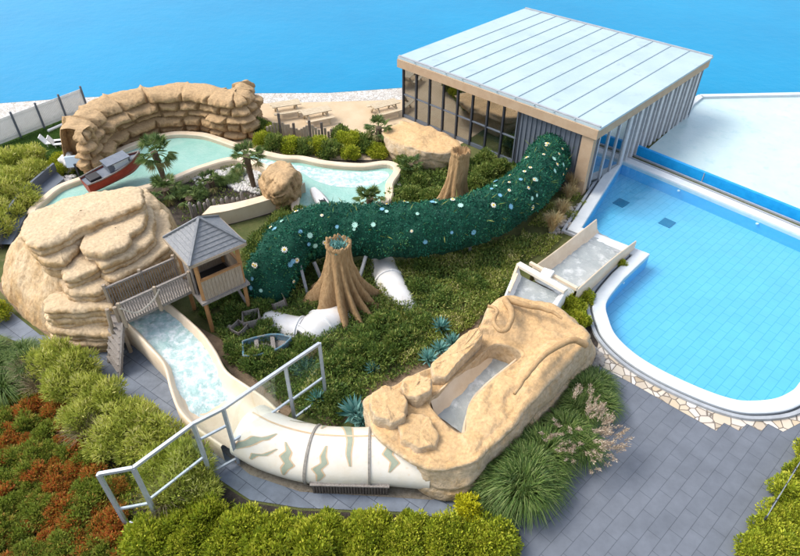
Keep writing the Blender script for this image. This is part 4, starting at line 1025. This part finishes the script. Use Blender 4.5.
# picnic tables on the sand
def picnic(px, a, lb):
    c = at(*px); f = Vector((math.cos(a), math.sin(a), 0)); s = Vector((-math.sin(a), math.cos(a), 0))
    root = thing('picnic_table', tuple(c), lb, 'picnic table', 'picnic tables on the sand')
    b = MB()
    for k in range(5): b.box(c+s*(k-2)*.17+UP*.72, f*.95, s*.075, .045)
    b.build('tabletop', PT, root)
    for e in (-1, 1):
        b = MB(); b.box(c+s*e*.78+UP*.43, f*.95, s*.14, .045); b.build('bench_seat', PT, root)
        b = MB(); b.bar(c+f*e*.65+s*.75, c+f*e*.65+s*.2+UP*.72, .09); b.bar(c+f*e*.65-s*.75, c+f*e*.65-s*.2+UP*.72, .09); b.bar(c+f*e*.65-s*.85+UP*.40, c+f*e*.65+s*.85+UP*.40, .06, .08); b.build('leg_frame', PT, root)
PT = mat('bleached picnic timber', (.56, .47, .33), .8, (.46, .37, .25), 4)
picnic((317, 121), R(25), 'pale timber picnic table standing alone mid sand'); picnic((287, 114), R(20), 'pale timber picnic table nearest the rock wall on sand'); picnic((385, 114), R(30), 'pale timber picnic table nearest the glass hall on sand')
# timber palisade
A, B_ = at(268, 142), at(342, 142); pal = thing('palisade', tuple(A), 'weathered timber plank palisade between sand and bushes', 'fence'); n = 26
for k in range(n):
    p = A.lerp(B_, (k+.5)/n)+Vector((0, .4*math.sin(k*.3), 0)); h = 1.0+.25*math.sin(k*.5)+random.uniform(-.1, .15)
    m = MB(); m.box(p, (.075, 0, 0), (0, .05, 0), h+(.35 if k in (4, 9, 15, 19) else 0)); m.build('plank', WOODD if k in (4, 9, 15, 19) else WOODP, pal, bevel=.01)
# stakes on the island
for k in range(15):
    p = at(193+k*4.6+random.uniform(-1, 1), 218-k*.75+random.uniform(-1, 1)); m = MB(); h = random.uniform(.6, 1.1)
    m.tube([p, p+UP*h*.9, p+UP*h], lambda t: .09 if t < .7 else .04, 8)
    tag(m.build('stake', WOODG), 'weathered round timber stake in the palm island row', 'stake', 'stakes along the palm island')
# white fence and pole on the lawn
A, B_ = at(-30, 158), at(88, 111); d = B_-A; dn = d.normalized(); pn = Vector((-dn.y, dn.x, 0))
fe = thing('slatted_fence', tuple(A), 'white slatted boundary fence with dark posts behind the lawn', 'fence'); b = MB()
for k in range(110): b.box(A+d*(k+.5)/110+UP*.1, dn*.028, pn*.012, 1.45)
for z in (.25, 1.35): b.box((A+B_)/2+pn*.03+UP*z, d/2, pn*.015, .06)
b.build('slats', WHITE, fe)
for k in range(6):
    m = MB(); m.box(A+d*k/5-pn*.06, dn*.05, pn*.05, 1.75); m.build('post', GREYC, fe)
m = MB(); m.tube([at(48, 131, .10), at(82, 116, .10)], .10, 10); pl_ = m.build('white_pole', WHITE, smoothed=True); tag(pl_, 'white pole lying on the lawn before the slatted fence', 'pole')
for px, lb in (((64, 147), 'small white sun chair on the lawn nearer the rock wall'), ((56, 146), 'small white sun chair on the lawn nearer the bamboo')):
    c = at(*px); r_ = thing('garden_chair', tuple(c), lb, 'chair', 'white chairs on the lawn')
    m = MB(); m.box(c+UP*.28, (.45, .1, 0), (-.06, .26, 0), .04); m.build('seat', WHITE, r_)
    m = MB(); m.box(c+Vector((-.45, -.1, .3)), (-.06, .26, 0), (.02, .005, 0), (-.25, -.05, .45)); m.build('backrest', WHITE, r_)
    for i in (-1, 1):
        for j in (-1, 1): m = MB(); p = c+Vector((.38*i, .2*j, 0)); m.bar(p, p+UP*.28, .04); m.build('leg', WHITE, r_)
# dark curved walkway at far left, with a low parapet
wk = smooth(ats([(58, 176), (44, 188), (28, 203), (14, 222), (2, 250)], 0), 30); wk2 = smooth(ats([(66, 184), (56, 193), (40, 207), (27, 224), (14, 250)], 0), 30)
b = MB(); b.grid([[p+UP*.35 for p in wk], [p+UP*.35 for p in wk2], wk2]); b.add([], [])
ww_ = thing('walkway', tuple(at(36, 205)), 'dark slate curved walkway with low parapet beside the bamboo', 'walkway'); b.build('deck', GREYC, ww_)
b = MB(); b.grid([wk, [p+UP*.85 for p in wk], [p+Vector((.12, -.06, .85)) for p in wk], [p+Vector((.12, -.06, .3)) for p in wk]]); b.build('parapet', GREYC, ww_)
# white boulder sculpture and sign
m = rock_loft([(0, [(62, 170), (68, 174), (76, 170), (74, 163), (64, 163)]), (.6, [(61, 163), (68, 167), (75, 163), (73, 156), (64, 156)]), (1.0, [(65, 156), (69, 158), (73, 155), (70, 152), (66, 152)])], 40, 14, 2, .12, .16, 2, 5, .1, 3)
tag(m.build('white_stone', mat('white stone', (.7, .69, .67), .9, (.5, .48, .45), 3, .6, 9), smoothed=True), 'rugged white stone standing beside the rock wall end', 'stone')
c = at(80, 178); sg_ = thing('info_board', tuple(c), 'tilted pale info board on a dark stand by the white stone', 'sign')
m = MB(); m.box(c, (.05, 0, 0), (0, .05, 0), .9); m.build('stand', DARKM, sg_)
m = MB(); m.box(c+UP*.75, Vector((.42, .1, 0)), Vector((.0, .04, .02)), Vector((-.1, .25, .5))); m.build('board', mat('pale board', (.45, .55, .62), .4), sg_)
# perimeter fence at lower right corner
A, B_ = at(757, 530), at(812, 440); d = B_-A; dn = d.normalized(); pn = Vector((-dn.y, dn.x, 0)); fr_ = thing('mesh_fence', tuple(A), 'low dark wire fence between the deck and corner hedge', 'fence')
for k in range(7):
    m = MB(); m.bar(A+d*k/6, A+d*k/6+UP*.8, .05); m.build('post', DARKM, fr_)
m = MB()
for z in (.15, .45, .78): m.bar(A+UP*z, B_+UP*z, .025)
for k in range(50): m.bar(A+d*k/50+UP*.15, A+d*k/50+UP*.78, .012)
m.build('wires', STEELD, fr_)

# ------------------------------------------------------------------ plants
def shrubmesh(name, m, n=2600, r=(.75, .75, .6), leaf=.13, wid=.42, clumps=26, up=.4, spiky=.5, seed=1):
    g = np.random.default_rng(seed); C = g.normal(size=(clumps, 3)); C /= np.linalg.norm(C, axis=1, keepdims=True); C[:, 2] = np.abs(C[:, 2])*.95+.05
    C *= (g.uniform(.35, 1.0, clumps)**.6)[:, None]; k = g.integers(0, clumps, n); cr = g.uniform(.18, .38, clumps)
    D = g.normal(size=(n, 3)); D /= np.linalg.norm(D, axis=1, keepdims=True)
    P = (C[k]*.82+D*(cr[k]*g.uniform(.45, 1, n)**.5)[:, None])*np.array(r)+[0, 0, r[2]*.25]
    P[:, 2] = np.maximum(P[:, 2], .02)
    dirs = D*1.0+C[k]*.6+g.normal(size=(n, 3))*spiky+[0, 0, up]
    t = np.clip(g.uniform(.25, .75, clumps)[k]+g.normal(size=n)*.2, 0, 1)
    return leafmesh(name, P, dirs, leaf*g.uniform(.6, 1.4, n), leaf*wid, m, tint=t)
HEDGE = [shrubmesh('hedge_shrub', L_HEDGE, 4600, (.8, .8, .75), .11, .5, 34, .6, .6, s) for s in (1, 2, 3)]
GOLD = [shrubmesh('golden_shrub', L_GOLD, 2600, (.55, .55, .8), .11, .5, 22, .6, .6, s) for s in (4,)]
BAMB = [shrubmesh('bamboo_shrub', L_BAMB, 4200, (.85, .85, .85), .17, .22, 34, .7, .7, s) for s in (5, 6, 7)]
BUSH = [shrubmesh('bush', L_BUSH, 2600, (.8, .8, .75), .15, .45, 26, .4, .6, s) for s in (8, 9, 10)]
DARKB = [shrubmesh('dark_bush', L_IVY, 2600, (.9, .9, .55), .15, .45, 26, .4, .6, s) for s in (11, 12)]
RUSB = [shrubmesh('russet_shrub', L_RUS, 1500, (.55, .55, .4), .13, .45, 16, .5, .6, s) for s in (13, 14)]
GRNB = [shrubmesh('green_spirea', L_RED, 1800, (.6, .6, .42), .14, .42, 18, .5, .6, s) for s in (15, 16)]
def grassmesh(name, m, n, h, spread_, wid=.022, droop=.7, seed=1, base=.14):
    g = np.random.default_rng(seed); V = []; F = []; T = []
    for k in range(n):
        a = g.uniform(0, 2*math.pi); r0 = base*math.sqrt(g.random()); rr = spread_*(g.uniform(.1, 1)**.7); hh = h*g.uniform(.6, 1.05)
        ca, sa = math.cos(a), math.sin(a); o = len(V); jit = g.normal(size=2)*.06
        for j in range(5):
            t = j/4; rad = r0+rr*(t**1.5); z = hh*(t*(1.55-.55*t)-droop*t**3*(rr/spread_)); w = wid*(1-t*.92)
            V.append((ca*rad-sa*w+jit[0]*t, sa*rad+ca*w+jit[1]*t, max(.02, z))); V.append((ca*rad+sa*w+jit[0]*t, sa*rad-ca*w+jit[1]*t, max(.02, z)))
        for j in range(4): F.append((o+2*j, o+2*j+1, o+2*j+3, o+2*j+2)); T.append(g.random())
    me = bpy.data.meshes.new(name); me.from_pydata(V, [], F); at_ = me.attributes.new('tint', 'FLOAT', 'FACE'); at_.data.foreach_set('value', np.array(T, np.float32)); me.materials.append(m); return me
GRASS = [grassmesh('grass_clump', L_GRASS, 1100, .95, .85, .022, .62, s, .3) for s in (1, 2)]
DRYG = [grassmesh('dry_grass', L_STRAW, 420, 1.4, .55, .016, .25, s) for s in (3,)]
TWIG = [grassmesh('dry_twigs', L_DRY, 260, 1.0, .7, .012, .2, s) for s in (5,)]
# corner hedge, hedge rows: (px list, scale)
ordn = ['first', 'second', 'third', 'fourth', 'fifth', 'sixth', 'seventh', 'eighth', 'ninth', 'tenth', 'eleventh', 'twelfth', 'thirteenth', 'fourteenth', 'fifteenth', 'sixteenth', 'seventeenth', 'eighteenth', 'nineteenth', 'twentieth']
def row(meshes, name, pts, lab, cat, group, base_s=1.0):
    for k, p in enumerate(pts):
        sc = base_s*(p[2] if len(p) > 2 else 1)*random.uniform(.9, 1.12); c = at(p[0], p[1])
        o = put(name, random.choice(meshes), c, random.uniform(0, 6.28), (sc, sc, sc*random.uniform(.85, 1.25)))
        tag(o, lab.replace('%s', ordn[k]), cat, group)
row(BAMB, 'bamboo_shrub', [(58, 372), (80, 380), (66, 398), (92, 402), (112, 408), (88, 425), (120, 428), (140, 432), (112, 448), (160, 448), (140, 458), (176, 462), (160, 478), (190, 478), (178, 496), (200, 500)],
    'pale yellow-green bamboo shrub, %s along the path walking down towards the glass screen', 'shrub', 'bamboo shrubs beside the path', 1.05)
row(HEDGE, 'hedge_shrub', [(182, 534), (208, 526), (222, 544), (244, 538), (262, 552), (278, 540), (304, 548), (326, 538), (348, 548), (370, 538), (392, 546), (412, 538), (434, 546), (456, 542), (478, 548), (494, 546)],
    'yellow-green hedge shrub, %s counted along the near hedge from the glass screen', 'shrub', 'hedge along the near path', .92)
row(HEDGE, 'hedge_shrub', [(190, 545), (225, 556), (270, 560), (315, 560), (360, 560), (405, 560), (448, 560), (488, 558), (150, 548)],
    'yellow-green hedge shrub, %s in the back row of the near hedge at the bottom', 'shrub', 'hedge back row', 1.0)
row(GOLD, 'golden_shrub', [(466, 518), (472, 526)], 'bright golden yellow shrub at the right end of the near hedge, %s from the rock', 'shrub', 'golden shrubs', .95)
row(BAMB, 'bamboo_shrub', [(12, 172), (30, 166), (36, 182), (18, 192), (4, 205), (-8, 180), (8, 222), (-6, 240), (22, 208)],
    'pale bamboo shrub by the dark walkway, %s counted from the lawn', 'shrub', 'bamboo beside the walkway', 1.25)
row(HEDGE, 'hedge_shrub', [(0, 318), (-14, 308), (60, 166), (66, 172)], 'small green shrub by the tan rocks, %s counted from the rock mound', 'shrub', 'shrubs by the rocks', .8)
row(BUSH+HEDGE, 'bush', [(264, 146), (272, 136), (276, 152), (292, 152), (306, 154), (320, 152), (330, 156), (345, 150), (356, 146), (368, 150), (340, 142), (378, 156), (390, 148), (352, 158), (262, 134)],
    'green bush between palisade and river, %s counted from the rock wall', 'bush', 'bushes behind the river', .95)
row(BUSH, 'bush', [(300, 222), (288, 228), (408, 178), (420, 188), (412, 200), (486, 178), (474, 190), (498, 172), (432, 205), (404, 168), (484, 165)],
    'green bush by the green tube slide, %s counted from the hut side', 'bush', 'bushes beside the green tube', .85)
row(DARKB, 'dark_bush', [(252, 282), (246, 300), (238, 314), (262, 310), (232, 292), (268, 336), (240, 352), (262, 366), (290, 362), (310, 352)],
    'dark ivy mound by the hut, %s counted from the green tube', 'bush', 'ivy mounds by the hut', .8)
row(DARKB, 'dark_bush', [(366, 345), (386, 330), (350, 356), (402, 345), (420, 325), (440, 300), (420, 290), (372, 362), (336, 372), (332, 395), (425, 272), (470, 285)],
    'low olive mound on the bank, %s counted from the flared stump', 'bush', 'mounds on the bank', .85)
row(HEDGE, 'hedge_shrub', [(556, 322), (570, 312), (582, 300), (566, 332), (578, 325)], 'bright conifer shrub right of the chute, %s counted from the tunnel rock', 'shrub', 'conifers by the chute', .72)
row(HEDGE, 'hedge_shrub', [(622, 266)], 'tiny green shrub squeezed between slide chute and pool corner', 'shrub', None, .42)
row(GRASS, 'grass_clump', [(505, 492), (525, 478), (495, 505), (520, 498), (540, 462), (535, 485), (508, 478)], 'lush green grass clump against the tunnel rock, %s counted from the hedge', 'grass', 'grass clumps by the tunnel rock', 1.25)
row(GRASS, 'grass_clump', [(584, 398), (596, 410), (580, 415), (594, 390)], 'lush green grass clump by the crazy paving, %s counted from the pool', 'grass', 'grass clumps by the paving', 1.05)
# pampas with white plumes
for k, (px, sc) in enumerate((((565, 436), 1.25), ((578, 452), 1.15))):
    c = at(*px); rt = thing('pampas_grass', tuple(c), ('white plumed pampas grass beside the tunnel rock, the farther clump', 'white plumed pampas grass leaning over the deck, the nearer clump')[k], 'grass', 'plumed pampas grasses')
    put('blades', GRASS[k], (0, 0, 0), k, (sc*.9, sc*.9, sc*.8), rt)
    P = []; D = []
    for j in range(60):
        a = random.uniform(-2.6, 1.3); r = random.uniform(.45, 1.15)*sc; q = np.array([math.cos(a)*r, math.sin(a)*r, (1.25-.35*r)*sc]); ax_ = np.array([math.cos(a)*.5, math.sin(a)*.5, .6])
        for i in range(42): t = random.random(); P.append(q+ax_*.4*t+rng.normal(size=3)*.025); D.append(ax_+rng.normal(size=3)*.35)
    put('plumes', leafmesh('plumes', P, D, .10, .022, L_PLUME), parent=rt)
row(DRYG, 'dry_grass', [(551, 232), (560, 218), (568, 200), (571, 192)], 'straw coloured tall grass by the pool corner, %s counted from the slide chute', 'grass', 'dry grasses by the pool', .95)
row(TWIG, 'dry_twigs', [(42, 392), (30, 382), (168, 510), (90, 440)], 'bare brown twiggy shrub in the left bed, %s counted from its top', 'shrub', 'dry twigs', 1.0)
row(GRASS, 'grass_clump', [(12, 372), (28, 362), (6, 392), (36, 372), (-6, 360)], 'tall green grass clump below the path at left, %s counted from the rock mound', 'grass', 'grass at the left', 1.0)
row(GRASS, 'grass_clump', [(405, 176), (414, 172), (222, 185), (232, 182), (238, 176), (180, 196), (200, 196)], 'spiky small grass tuft on the river banks, %s counted from the hall side', 'grass', 'tufts on the river banks', .6)
# agaves
def agave(px, r, lb):
    P = []; D = []; n = 46
    for k in range(n):
        a = k*2.4; e = .2+1.1*k/n; D.append((math.cos(a)*math.cos(e), math.sin(a)*math.cos(e), math.sin(e))); P.append((0, 0, .12))
    o = put('agave', leafmesh('agave', P, D, r, r*.2, L_BLUE), at(*px)); tag(o, lb, 'plant', 'blue agaves')
for px, r, lb in (((355, 416), .75, 'blue-green agave between covered tube and tunnel rock'), ((362, 424), .6, 'blue-green agave touching the crest of the covered tube'), ((318, 402), .5, 'blue-green agave under the end of the glass screen'),
                  ((428, 362), .55, 'blue-green agave behind the tunnel rock, the nearest one'), ((440, 352), .5, 'blue-green agave behind the tunnel rock, the middle one'), ((452, 345), .5, 'blue-green agave behind the tunnel rock, the farthest one'), ((440, 330), .55, 'blue-green agave alone on the open bank'), ((372, 372), .4, 'small blue-green agave in the grass above the path')): agave(px, r, lb)
# palms
def palm(px, h, cr, lb, seed, nf=26):
    g = np.random.default_rng(seed); c = at(*px); rt = thing('palm_tree', tuple(c), lb, 'palm', 'fan palms')
    b = MB(); q = [c+Vector((.05*math.sin(3*t+seed), .05*math.cos(2*t), h*t)) for t in np.linspace(0, 1, 14)]
    b.tube(q, lambda t: .13+.05*math.sin(t*40)*.3+.06*t, 12); b.build('trunk', PALMBARK, rt, True)
    P = []; D = []; Ls = []; Tn = []
    for k in range(nf):
        a = g.uniform(0, 6.283); e = g.uniform(-.75, 1.35); d = np.array([math.cos(a)*math.cos(e), math.sin(a)*math.cos(e), math.sin(e)]); o = np.array([0, 0, h-.05])+d*.1
        hub = o+d*cr*.5; sx = np.cross(d, [0, 0, 1.0]); sx /= np.linalg.norm(sx)+1e-6; sy = np.cross(sx, d)
        P.append(o); D.append(d); Ls.append(cr*.55); Tn.append(.6)
        tt = .95 if e < -.45 else g.uniform(.1, .7)
        for i in range(17):
            f = (i-8)/8*1.75; dd = d*math.cos(f)+sx*math.sin(f); dd = dd+sy*(.12-.25*abs(f)/1.7); P.append(hub); D.append(dd); Ls.append(cr*.52*(1-.18*abs(f)/1.7)); Tn.append(tt+g.normal()*.08)
    put('crown', leafmesh('crown', P, D, np.array(Ls), .055*cr+.02, L_PALM, curve=.16, tint=np.array(Tn)), parent=rt)
palm((164, 184), 2.0, 1.15, 'fan palm in front of the turquoise pool beside the red boat', 1); palm((253, 188), 2.0, .95, 'slim fan palm standing beside the rounded boulder', 2)
palm((371, 214), 1.0, .9, 'short fan palm at the river edge above the green tube', 3, 20); palm((379, 150), 1.5, .85, 'small fan palm by the picnic sand near the rock slab', 4, 20)
palm((168, 200), .7, 1.0, 'low trunkless palm under the taller palm by the boat', 5, 22); palm((212, 190), .6, .7, 'low spiky palm on the stony island', 6, 18); palm((192, 206), .5, .8, 'low palm nearest the hut roof on the island', 8, 18)
palm((410, 175), .7, .8, 'low shaggy palm beside the rock slab', 7, 22)
c = C0+u1*6.6+u2*1.8
# corner hedge
row(HEDGE, 'hedge_shrub', [(786, 500), (800, 480), (776, 520), (792, 520), (766, 536), (812, 462), (790, 545), (774, 552), (752, 556), (805, 530)], 'corner hedge shrub behind the wire fence, %s counted from its middle', 'shrub', 'corner hedge', .8)
# russet and green carpet: individual low shrubs over leaf litter
pts = [(x+random.uniform(-7, 7), y+random.uniform(-6, 6)) for y in range(406, 575, 12) for x in range(-14, 150, 14) if y > 395+.1*x and (x < 95+(y-400)*.2)]
gi = ri = 0
for x, y in pts:
    red = mn.noise(Vector((x*.021, y*.024, 2.0)))*.4+.6*random.gauss(0, .75)+.75*math.exp(-((x-78)/55)**2-((y-462)/48)**2) > .42
    if x > 105 and y > 470: red = random.random() < .75
    me = random.choice(RUSB if red else GRNB); sc = random.uniform(.55, .95)
    o = put('russet_shrub' if red else 'green_spirea', me, at(x, y), random.uniform(0, 6.28), (sc, sc, sc))
    tag(o, 'low russet red spirea shrub in the left bed' if red else 'low green spirea shrub in the left bed', 'shrub', 'russet shrubs of the left bed' if red else 'green shrubs of the left bed')

# ground covers
cover('bank_ivy', [(225, 290), (262, 262), (330, 262), (420, 262), (480, 245), (540, 235), (520, 262), (508, 290), (470, 325), (430, 360), (370, 395), (330, 430), (275, 400), (245, 370), (225, 340)], 42000, L_IVY, .0, .13, .5, .35, .5, .3, 1)
cover('bank_meadow', [(380, 268), (450, 258), (530, 240), (520, 262), (505, 292), (470, 330), (430, 352), (370, 385), (300, 398), (330, 350), (380, 330)], 36000, L_MEAD, .02, .13, .4, .32, .6, .35, 4, thresh=-.12)
cover('upper_ivy', [(395, 165), (470, 160), (520, 165), (500, 190), (470, 205), (440, 215), (400, 215), (385, 200), (400, 180)], 16000, L_IVY, .0, .15, .5, .4, .5, .3, 2)
cover('tube_side_cover', [(520, 235), (545, 210), (575, 190), (585, 205), (568, 232), (540, 262), (525, 262)], 5000, L_MEAD, .0, .13, .4, .3, .5, .3, 9, thresh=-.1)
cover('island_cover', [(140, 192), (200, 170), (240, 165), (300, 176), (300, 204), (225, 224), (165, 222)], 3600, L_BUSH, .0, .14, .4, .35, .6, .5, 6, thresh=.0)
cover('roof_side_weeds', [(250, 238), (290, 208), (310, 212), (300, 228), (268, 250), (252, 270), (240, 262)], 5000, L_BUSH, .0, .16, .35, .5, .6, .3, 7)
cover('hut_weeds', [(190, 310), (240, 280), (250, 320), (245, 370), (225, 345), (212, 325)], 6500, L_IVY, .0, .13, .5, .3, .5, .4, 8, thresh=-.1)
cover('lawn_grass', [(-40, 170), (-20, 150), (60, 114), (92, 112), (78, 150), (60, 165), (40, 160), (0, 155)], 26000, L_LAWN, .0, .10, .18, .06, 1.2, .3, 3)
cover('bed_leaves', [(-60, 330), (0, 345), (45, 362), (95, 385), (150, 440), (200, 490), (250, 510), (300, 520), (300, 600), (-60, 600)], 30000, L_RED, .0, .13, .45, .22, .5, .4, 5)
cover('bank_shrublets', [(285, 395), (330, 372), (370, 385), (340, 425), (310, 412)], 3500, L_BUSH, .0, .13, .4, .3, .6, .4, 12)
# white stones on the island and banks (a pebble mass nobody could count)
def pebbles(name, polys, n, m):
    b = MB()
    for poly, k in polys:
        for q in spread(ats(poly), k):
            r = random.uniform(.06, .17); c = Vector((q[0], q[1], r*.5)); N = 7; top = c+UP*r*.55; ringv = [c+Vector((r*math.cos(i*6.283/N)*random.uniform(.7, 1.1), r*math.sin(i*6.283/N)*random.uniform(.7, 1.1), random.uniform(-.02, .05))) for i in range(N)]
            low = [v-UP*r*.6 for v in ringv]
            b.add([top]+ringv+low, [(0, 1+i, 1+(i+1) % N) for i in range(N)]+[(1+i, 1+N+i, 1+N+(i+1) % N, 1+(i+1) % N) for i in range(N)])
    return tag(b.build(name, m, origin=(0, 0, 0)), kind='stuff')
pebbles('white_stones', [([(218, 172), (244, 165), (264, 172), (262, 194), (232, 190)], 420), ([(386, 178), (398, 172), (400, 190), (388, 200)], 110), ([(192, 178), (225, 166), (235, 170), (200, 190)], 50), ([(60, 178), (74, 176), (82, 184), (66, 188)], 60)], 0, mat('white stones', (.62, .60, .57), .9, (.45, .43, .40), 3))
pebbles('sandy_stones', [([(590, 345), (600, 352), (604, 365), (590, 368)], 30), ([(552, 216), (578, 205), (572, 232), (548, 240)], 60), ([(225, 310), (250, 318), (245, 340), (230, 335)], 40)], 0, mat('grey stones', (.34, .32, .29), .9, (.24, .22, .20), 3))
